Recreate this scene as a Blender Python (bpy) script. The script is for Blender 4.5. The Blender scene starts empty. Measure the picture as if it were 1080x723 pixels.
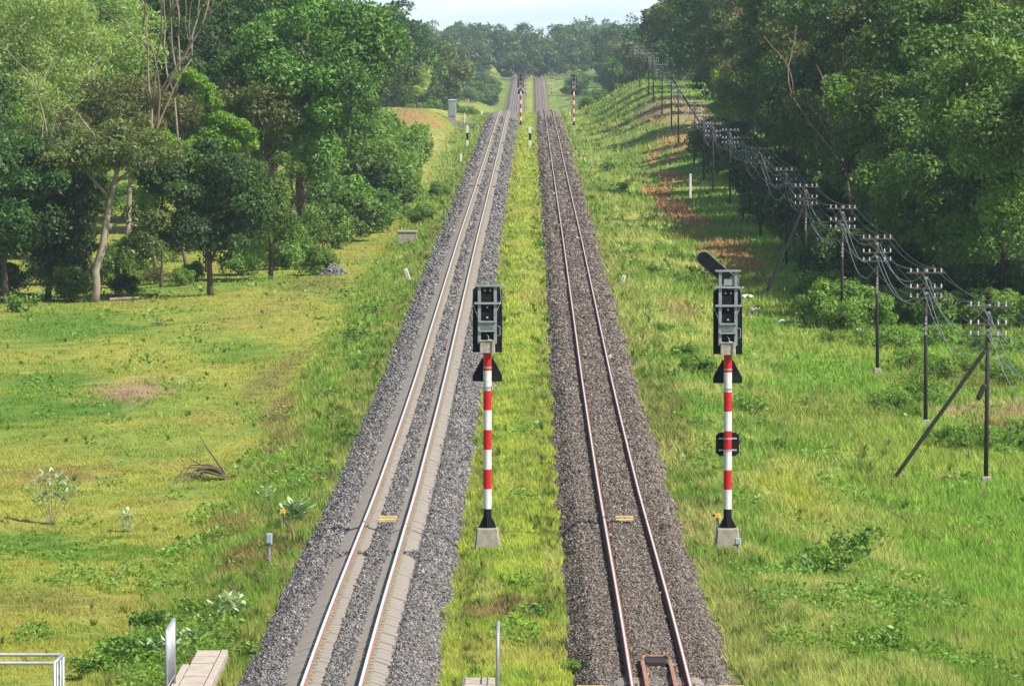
import bpy, math, random, time
import numpy as np
from mathutils import Vector, Matrix
T0 = time.time()
S = bpy.context.scene
COL = S.collection
F, VX, HY, HC = 6000.0, 560.0, 35.0, 11.8     # focal length in photo pixels, vanishing point, eye height above the rails
rad = math.radians
rng = np.random.default_rng(11)
random.seed(5)

# ------------------------------------------------------------------ noise + terrain
_perm = np.random.default_rng(3).random((512, 512))
def vnoise(x, y):
    x = np.asarray(x, float); y = np.asarray(y, float)
    xi = np.floor(x).astype(int); yi = np.floor(y).astype(int)
    fx = x - xi; fy = y - yi
    fx = fx*fx*(3-2*fx); fy = fy*fy*(3-2*fy)
    a = _perm[xi & 511, yi & 511]; b = _perm[(xi+1) & 511, yi & 511]
    c = _perm[xi & 511, (yi+1) & 511]; d = _perm[(xi+1) & 511, (yi+1) & 511]
    return (a*(1-fx)+b*fx)*(1-fy)+(c*(1-fx)+d*fx)*fy
def fbm(x, y, o=4):
    s = 0; a = .5; t = 0
    for i in range(o):
        s = s + a*vnoise(x*2**i+17.3*i, y*2**i+9.1*i); t += a; a *= .55
    return s/t
def sstep(a, b, x):
    t = np.clip((np.asarray(x, float)-a)/(b-a), 0, 1); return t*t*(3-2*t)

_py = [-200, 60, 102, 117, 153, 184, 206, 327, 401, 538, 700, 769, 830, 1000, 1150, 1285, 1450, 1650, 1750, 2500, 9000]
_pz = [0, 0, 0, -.05, -.5, -.6, -.6, .05, .2, .65, 1.3, 1.4, .7, -4.5, -6.8, -5.4, -3.2, -1.4, -1.4, -3, -3]
_gy = np.arange(-220, 9000, 2.0)
_gz = np.interp(_gy, _py, _pz)
_ker = np.hanning(15); _ker /= _ker.sum()
_gz2 = np.convolve(np.pad(_gz, 7, mode='edge'), _ker, 'valid')
def zt(Y): return np.interp(Y, _gy, _gz2)

_ox = [-70, -30, -14, -9.4, -8.4, -6.5, -6.0, -1.45, -.4, .55, 4, 5.4, 7.4, 9.3, 13, 70]
_oz = [-1.6, -1.4, -1.36, -1.32, -1.15, -.68, -.66, -.52, -.44, -.52, -.6, -.55, -.72, -1.02, -1.08, -1.0]
_Ly, _Lv = [0, 380, 560, 700, 830, 1300, 1700, 2400, 9000], [0, 0, 1.5, 2.3, 1.0, 2.2, 2.0, 5, 5]
_Ry, _Rv = [0, 240, 330, 440, 482, 525, 565, 613, 700, 790, 1000, 1300, 1700, 2400, 9000], [0, 0, .45, .55, 1.4, 2.3, 3.0, 4.2, 5.0, 5.0, 2.5, 3.2, 2.5, 6, 6]
def ground(X, Y):
    X = np.asarray(X, float); Y = np.asarray(Y, float)
    base = zt(Y) + np.interp(X, _ox, _oz)
    base = base + sstep(-6.5, -14, X)*np.interp(Y, _Ly, _Lv) + sstep(5.2, 15.5, X)*np.interp(Y, _Ry, _Rv)
    out = np.maximum(sstep(-5.9, -8, X), sstep(4.1, 5.5, X))
    med = sstep(-1.5, -1.0, X)*sstep(.7, .2, X)
    n1 = (fbm(X*.09+5, Y*.05, 3)-.5)*.7 + (fbm(X*.5, Y*.3+40, 3)-.5)*.22
    n2 = (fbm(X*1.6, Y*.9+11, 3)-.5)*.12
    verge = sstep(4.0, 5.5, X)*sstep(10, 7, X)
    return base + out*(n1+n2) + med*n2*1.3 + verge*(fbm(X*.6+2, Y*.25, 2)-.35)*.5*out
def hit(px, py):
    dx = (px-VX)/F; dz = (py-HY)/F
    Y = np.arange(90, 3000, .5)
    z = HC-dz*Y; g = ground(dx*Y, Y)
    i = int(np.argmax(z <= g))
    Yh = float(Y[i]); return dx*Yh, Yh, float(g[i])
def gz(x, y): return float(ground(x, y))

# ------------------------------------------------------------------ helpers for objects
def link(o, parent=None):
    COL.objects.link(o)
    if parent: o.parent = parent
    return o
def tag(o, label=None, cat=None, group=None, kind=None):
    if label: o['label'] = label
    if cat: o['category'] = cat
    if group: o['group'] = group
    if kind: o['kind'] = kind
    return o
def thing(name, label, cat, loc=(0, 0, 0), rz=0, group=None):
    o = bpy.data.objects.new(name, None); link(o)
    o.empty_display_size = .2
    o.location = loc; o.rotation_euler = (0, 0, rz)
    return tag(o, label, cat, group)
def copy_tree(o, parent=None):
    c = o.copy(); COL.objects.link(c)
    if parent: c.parent = parent
    for ch in list(o.children): copy_tree(ch, c)
    return c

class MB:
    def __init__(s): s.v = []; s.f = []; s.m = []; s.mi = 0
    def add(s, vs, fs):
        n = len(s.v); s.v += [tuple(p) for p in vs]
        for q in fs: s.f.append(tuple(i+n for i in q)); s.m.append(s.mi)
    def box(s, c, size, rot=None, top=(1, 1), bev=0):
        hx, hy, hz = size[0]/2, size[1]/2, size[2]/2
        if bev:
            b = min(bev, hx*.9, hy*.9)
            ring = [(-hx+b, -hy), (hx-b, -hy), (hx, -hy+b), (hx, hy-b), (hx-b, hy), (-hx+b, hy), (-hx, hy-b), (-hx, -hy+b)]
            vs = []
            zs = [(-hz, 1, 1), (hz-b*.6, top[0], top[1]), (hz, top[0]*(1-b/hx*.6), top[1]*(1-b/hy*.6))]
            for z, kx, ky in zs: vs += [(x*kx, y*ky, z) for x, y in ring]
            fs = [tuple(range(7, -1, -1)), tuple(range(16, 24))]
            for l in range(2):
                for i in range(8):
                    j = (i+1) % 8; fs.append((l*8+i, l*8+j, l*8+8+j, l*8+8+i))
        else:
            vs = [(-hx, -hy, -hz), (hx, -hy, -hz), (hx, hy, -hz), (-hx, hy, -hz)]
            vs += [(x*top[0], y*top[1], hz) for x, y, _ in vs]
            fs = [(3, 2, 1, 0), (4, 5, 6, 7), (0, 1, 5, 4), (1, 2, 6, 5), (2, 3, 7, 6), (3, 0, 4, 7)]
        M = rot.to_matrix() if rot is not None and hasattr(rot, 'to_matrix') else rot
        vs = [Vector(p) for p in vs]
        if M is not None: vs = [M @ p for p in vs]
        s.add([p+Vector(c) for p in vs], fs)
    def prism(s, outline, y0, y1):          # outline in (x,z), extruded along y
        n = len(outline)
        vs = [(x, y0, z) for x, z in outline]+[(x, y1, z) for x, z in outline]
        fs = [tuple(range(n)), tuple(range(2*n-1, n-1, -1))]
        for i in range(n):
            j = (i+1) % n; fs.append((j, i, i+n, j+n))
        s.add(vs, fs)
    def tube(s, pts, rs, n=8, cap=True):
        pts = [Vector(p) for p in pts]
        if not hasattr(rs, '__len__'): rs = [rs]*len(pts)
        vs = []; prev = None
        for i, p in enumerate(pts):
            d = (pts[min(i+1, len(pts)-1)]-pts[max(i-1, 0)]).normalized()
            ref = Vector((0, 0, 1)) if abs(d.z) < .9 else Vector((1, 0, 0))
            if prev is not None: u = (prev-d*prev.dot(d)).normalized()
            else: u = d.cross(ref).normalized()
            prev = u; w = d.cross(u)
            for k in range(n):
                a = 2*math.pi*k/n
                vs.append(p+(u*math.cos(a)+w*math.sin(a))*rs[i])
        fs = []
        for i in range(len(pts)-1):
            for k in range(n):
                j = (k+1) % n; fs.append((i*n+k, i*n+j, (i+1)*n+j, (i+1)*n+k))
        if cap: fs += [tuple(range(n-1, -1, -1)), tuple(range((len(pts)-1)*n, len(pts)*n))]
        s.add(vs, fs)
    def mesh(s, name, mats, smooth=False):
        me = bpy.data.meshes.new(name); me.from_pydata(s.v, [], s.f)
        for m in (mats if isinstance(mats, (list, tuple)) else [mats]): me.materials.append(m)
        me.polygons.foreach_set('material_index', s.m)
        if smooth: me.polygons.foreach_set('use_smooth', [True]*len(s.f))
        me.update(); return me
    def build(s, name, mats, parent=None, smooth=False, loc=None):
        o = bpy.data.objects.new(name, s.mesh(name, mats, smooth)); link(o, parent)
        if loc: o.location = loc
        return o

def mesh_np(name, V, Fc, mat, col=None, smooth=False, uniform=None):
    me = bpy.data.meshes.new(name)
    V = np.asarray(V, np.float32); Fc = np.asarray(Fc, np.int32); k = Fc.shape[1]; n = len(Fc)
    me.vertices.add(len(V)); me.vertices.foreach_set('co', V.ravel())
    me.loops.add(n*k); me.loops.foreach_set('vertex_index', Fc.ravel())
    me.polygons.add(n); me.polygons.foreach_set('loop_start', np.arange(0, n*k, k, dtype=np.int32))
    me.polygons.foreach_set('loop_total', np.full(n, k, np.int32))
    if smooth: me.polygons.foreach_set('use_smooth', np.ones(n, bool))
    me.update(calc_edges=True)
    if col is not None:
        a = me.color_attributes.new('Col', 'FLOAT_COLOR', 'POINT')
        c = np.ones((len(V), 4), np.float32); c[:, :col.shape[1]] = col
        a.data.foreach_set('color', c.ravel())
    me.materials.append(mat); return me
def obj_np(name, *a, parent=None, **k):
    o = bpy.data.objects.new(name, mesh_np(name, *a, **k)); return link(o, parent)

# ------------------------------------------------------------------ materials
def newmat(name):
    m = bpy.data.materials.new(name); m.use_nodes = True
    nt = m.node_tree; b = nt.nodes['Principled BSDF']; return m, nt, b
def mixrgb(nt, a, b, fac, mode='MIX'):
    n = nt.nodes.new('ShaderNodeMix'); n.data_type = 'RGBA'; n.blend_type = mode
    for i, v in ((6, a), (7, b)):
        if isinstance(v, tuple): n.inputs[i].default_value = (*v[:3], 1)
        else: nt.links.new(v, n.inputs[i])
    if isinstance(fac, (int, float)): n.inputs[0].default_value = fac
    else: nt.links.new(fac, n.inputs[0])
    return n.outputs[2]
def noise(nt, scale, detail=4, rough=.6, coord='Object', vec=None):
    n = nt.nodes.new('ShaderNodeTexNoise'); n.inputs['Scale'].default_value = scale
    n.inputs['Detail'].default_value = detail; n.inputs['Roughness'].default_value = rough
    if vec is None:
        tc = nt.nodes.new('ShaderNodeTexCoord'); vec = tc.outputs[coord]
    nt.links.new(vec, n.inputs['Vector']); return n.outputs['Fac']
def ramp(nt, fac, stops):
    n = nt.nodes.new('ShaderNodeValToRGB'); e = n.color_ramp.elements
    while len(e) < len(stops): e.new(.5)
    for i, (p, c) in enumerate(stops): e[i].position = p; e[i].color = (*c, 1) if len(c) == 3 else c
    nt.links.new(fac, n.inputs[0]); return n.outputs[0]
def bump(nt, b, h, strength=.5, dist=.02):
    n = nt.nodes.new('ShaderNodeBump'); n.inputs['Strength'].default_value = strength; n.inputs['Distance'].default_value = dist
    nt.links.new(h, n.inputs['Height']); nt.links.new(n.outputs[0], b.inputs['Normal'])
def plain(name, c, rough=.6, metal=0, var=.25, scale=6, c2=None, bmp=0, spec=.3):
    m, nt, b = newmat(name)
    f = noise(nt, scale, 5)
    r = ramp(nt, f, [(.3, (0, 0, 0)), (.7, (1, 1, 1))])
    c2 = c2 or tuple(v*(1-var) for v in c)
    nt.links.new(mixrgb(nt, c, c2, r), b.inputs['Base Color'])
    b.inputs['Roughness'].default_value = rough; b.inputs['Metallic'].default_value = metal
    b.inputs['Specular IOR Level'].default_value = spec
    if bmp: bump(nt, b, f, bmp, .01)
    return m
def leafmat(name, dark, light, trans=.3, objvar=.9):
    m, nt, b = newmat(name); nt.nodes.remove(b)
    at = nt.nodes.new('ShaderNodeAttribute'); at.attribute_name = 'Col'
    c = mixrgb(nt, dark, light, at.outputs['Fac'])
    oi = nt.nodes.new('ShaderNodeObjectInfo')
    hs = nt.nodes.new('ShaderNodeHueSaturation')
    mr = nt.nodes.new('ShaderNodeMapRange'); mr.inputs[3].default_value = .5-.013*objvar; mr.inputs[4].default_value = .5+.02*objvar
    nt.links.new(oi.outputs['Random'], mr.inputs[0]); nt.links.new(mr.outputs[0], hs.inputs['Hue'])
    mv = nt.nodes.new('ShaderNodeMapRange'); mv.inputs[3].default_value = 1-.3*objvar; mv.inputs[4].default_value = 1+.35*objvar
    ml = nt.nodes.new('ShaderNodeMath'); ml.operation = 'MULTIPLY'; ml.inputs[1].default_value = 7.31
    fr = nt.nodes.new('ShaderNodeMath'); fr.operation = 'FRACT'
    nt.links.new(oi.outputs['Random'], ml.inputs[0]); nt.links.new(ml.outputs[0], fr.inputs[0])
    nt.links.new(fr.outputs[0], mv.inputs[0]); nt.links.new(mv.outputs[0], hs.inputs['Value'])
    nt.links.new(c, hs.inputs['Color'])
    d = nt.nodes.new('ShaderNodeBsdfPrincipled'); d.inputs['Roughness'].default_value = .5; d.inputs['Specular IOR Level'].default_value = .35
    nt.links.new(hs.outputs[0], d.inputs['Base Color'])
    t = nt.nodes.new('ShaderNodeBsdfTranslucent')
    tc = mixrgb(nt, hs.outputs[0], (1.15, 1.3, .5), 1.0, 'MULTIPLY'); nt.links.new(tc, t.inputs['Color'])
    x = nt.nodes.new('ShaderNodeMixShader'); x.inputs[0].default_value = trans
    nt.links.new(d.outputs[0], x.inputs[1]); nt.links.new(t.outputs[0], x.inputs[2])
    nt.links.new(x.outputs[0], nt.nodes['Material Output'].inputs[0]); return m
def attrmat(name, scale=3, amp=.35, rough=.9, trans=0, bmp=0):
    m, nt, b = newmat(name)
    at = nt.nodes.new('ShaderNodeAttribute'); at.attribute_name = 'Col'
    f = noise(nt, scale, 6, .7)
    g = ramp(nt, f, [(.25, (1-amp,)*3), (.75, (1+amp,)*3)])
    c = mixrgb(nt, at.outputs['Color'], g, 1.0, 'MULTIPLY')
    nt.links.new(c, b.inputs['Base Color']); b.inputs['Roughness'].default_value = rough; b.inputs['Specular IOR Level'].default_value = .12
    if bmp: bump(nt, b, f, bmp, .08)
    if trans:
        t = nt.nodes.new('ShaderNodeBsdfTranslucent'); nt.links.new(c, t.inputs['Color'])
        x = nt.nodes.new('ShaderNodeMixShader'); x.inputs[0].default_value = trans
        nt.links.new(b.outputs[0], x.inputs[1]); nt.links.new(t.outputs[0], x.inputs[2])
        nt.links.new(x.outputs[0], nt.nodes['Material Output'].inputs[0])
    return m
def ballastmat(name, cols, tint):
    m, nt, b = newmat(name)
    tc = nt.nodes.new('ShaderNodeTexCoord')
    v = nt.nodes.new('ShaderNodeTexVoronoi'); v.inputs['Scale'].default_value = 15
    nt.links.new(tc.outputs['Object'], v.inputs['Vector'])
    sp = nt.nodes.new('ShaderNodeSeparateColor'); nt.links.new(v.outputs['Color'], sp.inputs[0])
    r = ramp(nt, sp.outputs[0], cols)
    big = noise(nt, .35, 4, .6, vec=tc.outputs['Object'])
    r2 = mixrgb(nt, r, mixrgb(nt, r, tint, 1.0, 'MULTIPLY'), ramp(nt, big, [(.4, (0, 0, 0)), (.62, (1, 1, 1))]))
    nt.links.new(r2, b.inputs['Base Color']); b.inputs['Roughness'].default_value = .85
    bump(nt, b, v.outputs['Distance'], .9, .05); return m

M = {}
M['ground'] = attrmat('grassy_earth', 4.5, .5, bmp=.6)
M['blade'] = attrmat('grass_blades', .8, .14, .7, trans=.45)
M['stone'] = attrmat('ballast_stone', 20, .15, .85)
M['ballast_grey'] = ballastmat('ballast_grey', [(0, (.04, .042, .048)), (.5, (.12, .12, .125)), (1, (.28, .27, .26))], (.9, .86, .8))
M['ballast_brown'] = ballastmat('ballast_brown', [(0, (.045, .04, .038)), (.5, (.13, .115, .105)), (1, (.31, .28, .25))], (.95, .8, .7))
M['concrete'] = plain('weathered_concrete', (.33, .31, .27), .9, c2=(.19, .175, .15), scale=5, bmp=.4)
M['concrete_pale'] = plain('pale_concrete', (.44, .39, .33), .9, c2=(.30, .265, .22), scale=3.5, bmp=.3)
M['sleeper'] = plain('sleeper_concrete', (.27, .242, .21), .9, c2=(.18, .163, .142), scale=3, bmp=.4)
M['sleeper_old'] = plain('old_sleeper', (.27, .24, .21), .9, c2=(.16, .14, .12), scale=9, bmp=.5)
M['railtop'] = plain('polished_rail_head', (.80, .80, .80), .42, .45, .15, 2)
M['rust_l'] = plain('orange_rust', (.30, .19, .145), .85, c2=(.13, .08, .06), scale=7, bmp=.3)
M['rust_d'] = plain('brown_rust', (.25, .10, .065), .85, c2=(.12, .05, .035), scale=5, bmp=.3)
M['rust_p'] = plain('pale_rust', (.36, .2, .14), .85, c2=(.2, .095, .06), scale=8, bmp=.3)
M['clip'] = plain('pale_green_clip', (.34, .40, .28), .6, c2=(.16, .19, .12), scale=12)
M['white'] = plain('white_paint', (.68, .68, .66), .5, var=.28, scale=9)
M['red'] = plain('red_paint', (.52, .012, .018), .45, var=.25, scale=9)
M['black'] = plain('black_paint', (.006, .0065, .009), .75, c2=(.012, .013, .016), scale=6, spec=.12)
M['dark'] = plain('dark_tar', (.02, .018, .02), .7, c2=(.035, .03, .03), scale=5)
M['galv'] = plain('galvanised_steel', (.32, .35, .36), .5, .35, .3, 8)
M['galv_light'] = plain('bright_galvanised', (.42, .45, .49), .5, .4, .35, 7)
M['panel'] = plain('dirty_white_panel', (.45, .44, .4), .7, c2=(.2, .18, .13), scale=7)
M['greybox'] = plain('grey_box_paint', (.32, .38, .42), .5, var=.2, scale=9)
M['yellow'] = plain('yellow_paint', (.75, .42, .03), .5, c2=(.5, .22, .02), scale=9)
M['paleyellow'] = plain('pale_yellow_paint', (.62, .5, .24), .6, var=.3, scale=6)
M['insul'] = plain('white_porcelain', (.5, .5, .52), .3, var=.08, spec=.6)
M['wood'] = plain('pole_wood', (.055, .042, .035), .9, c2=(.10, .075, .06), scale=4)
M['cable'] = plain('grey_cable_sheath', (.24, .26, .28), .4, .2, .15, 3, spec=.6)
M['wire'] = plain('thin_wire', (.12, .135, .12), .4, .5, .2, 3)
M['bark'] = plain('brown_bark', (.13, .095, .07), .95, c2=(.06, .042, .032), scale=4, bmp=.8)
M['bark_pale'] = plain('pale_bark', (.36, .31, .25), .9, c2=(.17, .14, .11), scale=2.6, bmp=.6)
M['deadwood'] = plain('bleached_dead_wood', (.26, .20, .15), .9, c2=(.13, .10, .08), scale=4)
M['darkwood'] = plain('dark_dead_wood', (.07, .05, .04), .9, c2=(.16, .12, .09), scale=5)
M['litter'] = plain('crumpled_white_litter', (.75, .73, .72), .8, c2=(.5, .46, .44), scale=5)
M['asphalt'] = plain('crossing_asphalt', (.16, .15, .16), .9, var=.3)
M['leaf_dark'] = leafmat('leaf_dark', (.006, .018, .006), (.085, .185, .03))
M['leaf_mid'] = leafmat('leaf_mid', (.012, .034, .007), (.17, .31, .045))
M['leaf_blue'] = leafmat('leaf_blue', (.010, .032, .010), (.085, .18, .042))
M['leaf_olive'] = leafmat('leaf_olive', (.035, .05, .013), (.17, .195, .045))
M['leaf_pale'] = leafmat('leaf_pale', (.16, .25, .06), (.40, .52, .16), .4)
M['leaf_lime'] = leafmat('leaf_lime', (.07, .17, .014), (.25, .43, .03), .4, .2)
M['leaf_brown'] = leafmat('leaf_brown', (.08, .07, .035), (.30, .23, .12), .3)
M['leaf_milk'] = leafmat('leaf_milk', (.22, .34, .16), (.62, .68, .52), .2, .1)
M['leaf_weed'] = leafmat('leaf_weed', (.055, .125, .02), (.22, .36, .055), .35, .3)
M['leaf_haze'] = leafmat('leaf_far', (.022, .06, .018), (.12, .20, .05), .3)

# ------------------------------------------------------------------ ground colour map (albedo)
PATCH = []
def patch(px, py, rx, ry, c, s=1.0, raw=False):
    x, y, z = (px, py, 0) if raw else hit(px, py)
    PATCH.append((x, y, rx, ry, np.array(c), s))
brown = (.20, .125, .07); pink = (.27, .19, .12); orange = (.31, .165, .085); olive = (.15, .135, .045); green = (.065, .15, .018); straw = (.30, .27, .11)
for a in [(135, 415, 1.3, 9, pink, 1.0), (118, 424, .8, 4, brown, .7), (292, 438, .6, 9, brown, .9), (285, 400, .8, 12, olive, .8), (310, 380, .5, 10, olive, .7),
          (60, 503, 1.6, 5, brown, .6), (20, 640, 2, 4, olive, .5), (280, 330, 2.2, 9, (.23, .21, .06), .8), (300, 465, .8, 8, brown, .5),
          (240, 560, 1.1, 4, brown, .55), (270, 590, 1.2, 5, (.17, .11, .05), .8), (100, 590, 2, 4, green, .7), (40, 575, 2, 3, green, .8), (20, 430, 2, 9, green, .7), (95, 432, 1.8, 4, green, .9),
          (45, 405, 2.2, 5, green, .7), (250, 380, 2, 8, green, .5), (60, 345, 4, 16, green, .8), (200, 305, 3, 10, green, .4),
          (270, 240, 3, 20, (.2, .22, .05), .7), (330, 300, 2, 10, olive, .6), (215, 575, 1.2, 2.2, (.1, .07, .035), .5),
          (1070, 438, 2.2, 5, pink, .9), (1060, 452, 1.6, 2, brown, .8), (720, 330, .9, 7, brown, .5), (1010, 398, 3, 9, olive, .7),
          (765, 262, 1.7, 12, orange, .8), (785, 278, 1.3, 9, orange, .9), (735, 247, 1.2, 7, orange, .6), (795, 298, .9, 5, orange, .6),
          (720, 147, 2.4, 26, orange, .8), (705, 112, 4, 34, pink, .8), (735, 122, 3, 30, pink, .7), (690, 125, 1.2, 12, brown, .9),
          (487, 131, 2.0, 16, (.13, .12, .12), 1.0), (430, 125, 4.5, 34, orange, .75), (410, 118, 5, 30, orange, .7), (448, 145, 3, 40, straw, .7), (470, 118, 4, 40, straw, .7), (455, 185, 2, 40, straw, .4),
          (535, 640, .35, 2.6, (.13, .075, .045), .9), (510, 650, .35, 2.2, brown, .7), (512, 625, .35, 3, straw, .6), (548, 520, .3, 12, olive, .4), (560, 450, .35, 25, olive, .35), (585, 600, .2, 8, straw, .5),
          (740, 560, .8, 6, straw, .8), (720, 480, .7, 15, straw, .5), (700, 430, .8, 15, olive, .5), (840, 520, 1.1, 12, (.24, .24, .04), .6), (870, 640, 1.2, 4, straw, .5), (800, 660, 1, 3, straw, .3),
          (830, 440, 1.3, 10, (.2, .21, .05), .7), (900, 430, 2, 9, olive, .4), (560, 300, .6, 40, straw, .3), (545, 170, .7, 90, (.26, .26, .05), .6)]:
    patch(*a)
def rut(pts, w=.55):
    P = [hit(*p) for p in pts]
    for (x0, y0, _), (x1, y1, _) in zip(P[:-1], P[1:]):
        n = max(2, int(math.hypot(x1-x0, (y1-y0)*.2)/.5))
        for i in range(n):
            t = i/n; PATCH.append((x0+(x1-x0)*t, y0+(y1-y0)*t, w, max(3.0, abs(y1-y0)/n*1.2), np.array(orange), 1.0))
rut([(693, 160), (684, 173)]); rut([(713, 162), (707, 170), (698, 176)]); rut([(698, 182), (704, 191), (700, 204), (700, 219), (712, 230), (730, 236), (752, 238)]); rut([(711, 183), (720, 191)])
rut([(683, 198), (694, 206), (700, 210)]); rut([(715, 213), (718, 224), (740, 236), (760, 240)], .7)

def gcol(X, Y):
    X = np.asarray(X, float); Y = np.asarray(Y, float)
    n = X.shape
    def C(c): return np.broadcast_to(np.array(c), n+(3,)).copy()
    def mx(a, b, t): return a*(1-t[..., None])+b*t[..., None]
    a = fbm(X*.22+3, Y*.07, 4); b = fbm(X*.9, Y*.35+50, 4); d = fbm(X*.35+90, Y*.12+7, 3)
    left = mx(C((.235, .235, .05)), C((.17, .21, .042)), sstep(.42, .62, a))
    left = mx(left, C((.24, .215, .06)), sstep(.55, .72, d)*.7)
    verge = mx(C((.12, .19, .032)), C((.20, .225, .055)), sstep(.4, .62, b))
    med = mx(C((.26, .29, .052)), C((.175, .225, .042)), sstep(.42, .66, b))
    med = mx(med, C((.28, .27, .07)), sstep(.6, .75, a))
    rb = mx(C((.25, .265, .08)), C((.12, .19, .033)), sstep(.42, .6, b*.6+a*.4))
    rf = mx(C((.135, .225, .035)), C((.19, .235, .048)), sstep(.4, .65, a))
    c = left
    c = mx(c, verge, sstep(-9.5, -8.2, X)); c = mx(c, med, sstep(-3.0, -2.5, X)); c = mx(c, rb, sstep(3.0, 3.4, X)); c = mx(c, rf, sstep(9, 10.8, X+(d-.5)*3))
    far = sstep(330, 520, Y)
    c = mx(c, C((.16, .215, .05)), far*.5*sstep(.35, .6, a)*(np.abs(X) > 4.5))
    w1 = fbm(X*1.7+8, Y*.9+3, 3); w2 = fbm(X*1.7+31, Y*.9+60, 3)
    for (x, y, rx, ry, cc, s) in PATCH:
        r = ((X-x)/rx+(w1-.5)*1.7)**2+((Y-y)/ry+(w2-.5)*1.7)**2
        m_ = r < 2.2
        if m_.any():
            t = np.where(m_, s*sstep(1.5, .3, r), 0); c = mx(c, np.broadcast_to(cc, c.shape), t)
    w3 = fbm(X*3.1+8, Y*1.3+31, 2)
    return c*np.array((1.05, 1.12, 1.0))*(.68+.36*w1[..., None]+.3*w3[..., None])

# ------------------------------------------------------------------ setting: terrain sheet
def terrain():
    xs = np.concatenate([-np.geomspace(1600, 40, 26), -np.arange(38, 16, -1.0), np.arange(-16, 18, .3), np.arange(18, 40, 1.0), np.geomspace(41, 1600, 26)])
    ys = np.concatenate([np.arange(-120, 80, 20), np.arange(80, 230, .6), np.geomspace(230, 900, 480)[0:], np.geomspace(905, 3200, 200), np.geomspace(3400, 9000, 8)])
    X, Y = np.meshgrid(xs, ys); Z = ground(X, Y)
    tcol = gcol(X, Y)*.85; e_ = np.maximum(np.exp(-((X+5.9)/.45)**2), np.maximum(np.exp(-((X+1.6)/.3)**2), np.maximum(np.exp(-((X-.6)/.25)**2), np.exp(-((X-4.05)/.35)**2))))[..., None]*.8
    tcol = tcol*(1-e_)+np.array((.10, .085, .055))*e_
    V = np.stack([X, Y, Z], -1).reshape(-1, 3)
    nx, ny = len(xs), len(ys)
    i = np.arange(nx-1)[None, :]+np.arange(ny-1)[:, None]*nx
    Fc = np.stack([i, i+1, i+1+nx, i+nx], -1).reshape(-1, 4)
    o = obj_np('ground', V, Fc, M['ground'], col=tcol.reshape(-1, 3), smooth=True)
    tag(o, kind='structure')
terrain()

# ------------------------------------------------------------------ tracks
LX, RX = -3.63, 2.37
SEG = np.concatenate([np.arange(84, 300, 3.0), np.arange(300, 840, 6.0), np.arange(840, 1760, 14.0)])
GAPS = [133.6, 434, 475, 577]
def edge_shift(X, Y, px0, px1, seed):
    e = (X-px0)/(px1-px0); wob = (fbm(Y*.35+seed, Y*0+seed, 3)-.5)
    return (sstep(.22, .0, e)*-1+sstep(.78, 1, e))*wob*.6
def ballast(name, cx, prof, mat, seed):
    px = np.array([p[0] for p in prof]); pz = np.array([p[1] for p in prof])
    xs = np.unique(np.concatenate([np.arange(px[0], px[-1], .12), px]))
    ys = np.concatenate([np.arange(84, 240, .35), np.geomspace(240, 850, 420), np.geomspace(856, 1760, 90)])
    X, Y = np.meshgrid(xs, ys)
    Xw = X+cx+edge_shift(X, Y, px[0], px[-1], seed)
    Z = zt(Y)+np.interp(X, px, pz)+(fbm(X*3+seed, Y*2, 3)-.5)*.05*sstep(1.0, 1.25, np.abs(X))+(fbm(X*9, Y*7+seed, 2)-.5)*.03
    for g in (GAPS if cx < 0 else []):
        Z = Z+.09*np.exp(-((Y-g)/.8)**2)*(np.abs(X) < 1.15)
    V = np.stack([Xw, Y, Z], -1).reshape(-1, 3); nx, ny = len(xs), len(ys)
    i = np.arange(nx-1)[None, :]+np.arange(ny-1)[:, None]*nx
    Fc = np.stack([i, i+1, i+1+nx, i+nx], -1).reshape(-1, 4)
    o = obj_np(name, V, Fc, mat, smooth=True); tag(o, kind='structure')
PROF_L = [(-2.45, -.92), (-2.2, -.78), (-1.45, -.24), (-1.08, -.215), (-.98, -.25), (-.3, -.27), (-.18, -.17), (.18, -.17), (.3, -.27), (.98, -.235), (1.08, -.2), (1.4, -.24), (1.8, -.5), (2.05, -.66)]
PROF_R = [(-1.8, -.72), (-1.6, -.5), (-1.2, -.17), (-.95, -.15), (-.66, -.19), (-.5, -.185), (-.3, -.13), (.3, -.13), (.5, -.185), (.66, -.19), (.95, -.15), (1.15, -.17), (1.4, -.42), (1.7, -.74)]
ballast('ballast', LX, PROF_L, M['ballast_grey'], 3.3)
ballast('ballast', RX, PROF_R, M['ballast_brown'], 8.1)

def rail_mesh(x, z0=0.0, ys=SEG, h=.15, band=.028):
    m = MB()
    prof = [(-.07, -h), (.07, -h), (.07, -h+.018), (.012, -h+.035), (.012, -.038), (.034, -.03), (.036, -.006), (band, 0), (-band, 0), (-.036, -.006), (-.034, -.03), (-.012, -.038), (-.012, -h+.035), (-.07, -h+.018)]
    n = len(prof)
    for k, y in enumerate(ys):
        zz = float(zt(y))+z0; m.v += [(x+a, float(y), zz+b) for a, b in prof]
        if k:
            for i in range(n):
                j = (i+1) % n
                m.f.append(((k-1)*n+i, (k-1)*n+j, k*n+j, k*n+i)); m.m.append(0 if i == 7 or (band > .03 and i in (6, 8)) else 1)
    m.f.append(tuple(range(n-1, -1, -1))); m.m.append(1)
    return m
def sleeper_pts():
    xs = [-1.0, -.72, -.66, -.40, -.32, -.12, .12, .32, .40, .66, .72, 1.0]
    zs = [-.262, -.168, -.152, -.152, -.172, -.225, -.225, -.172, -.152, -.152, -.168, -.262]
    return xs, zs
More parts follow.
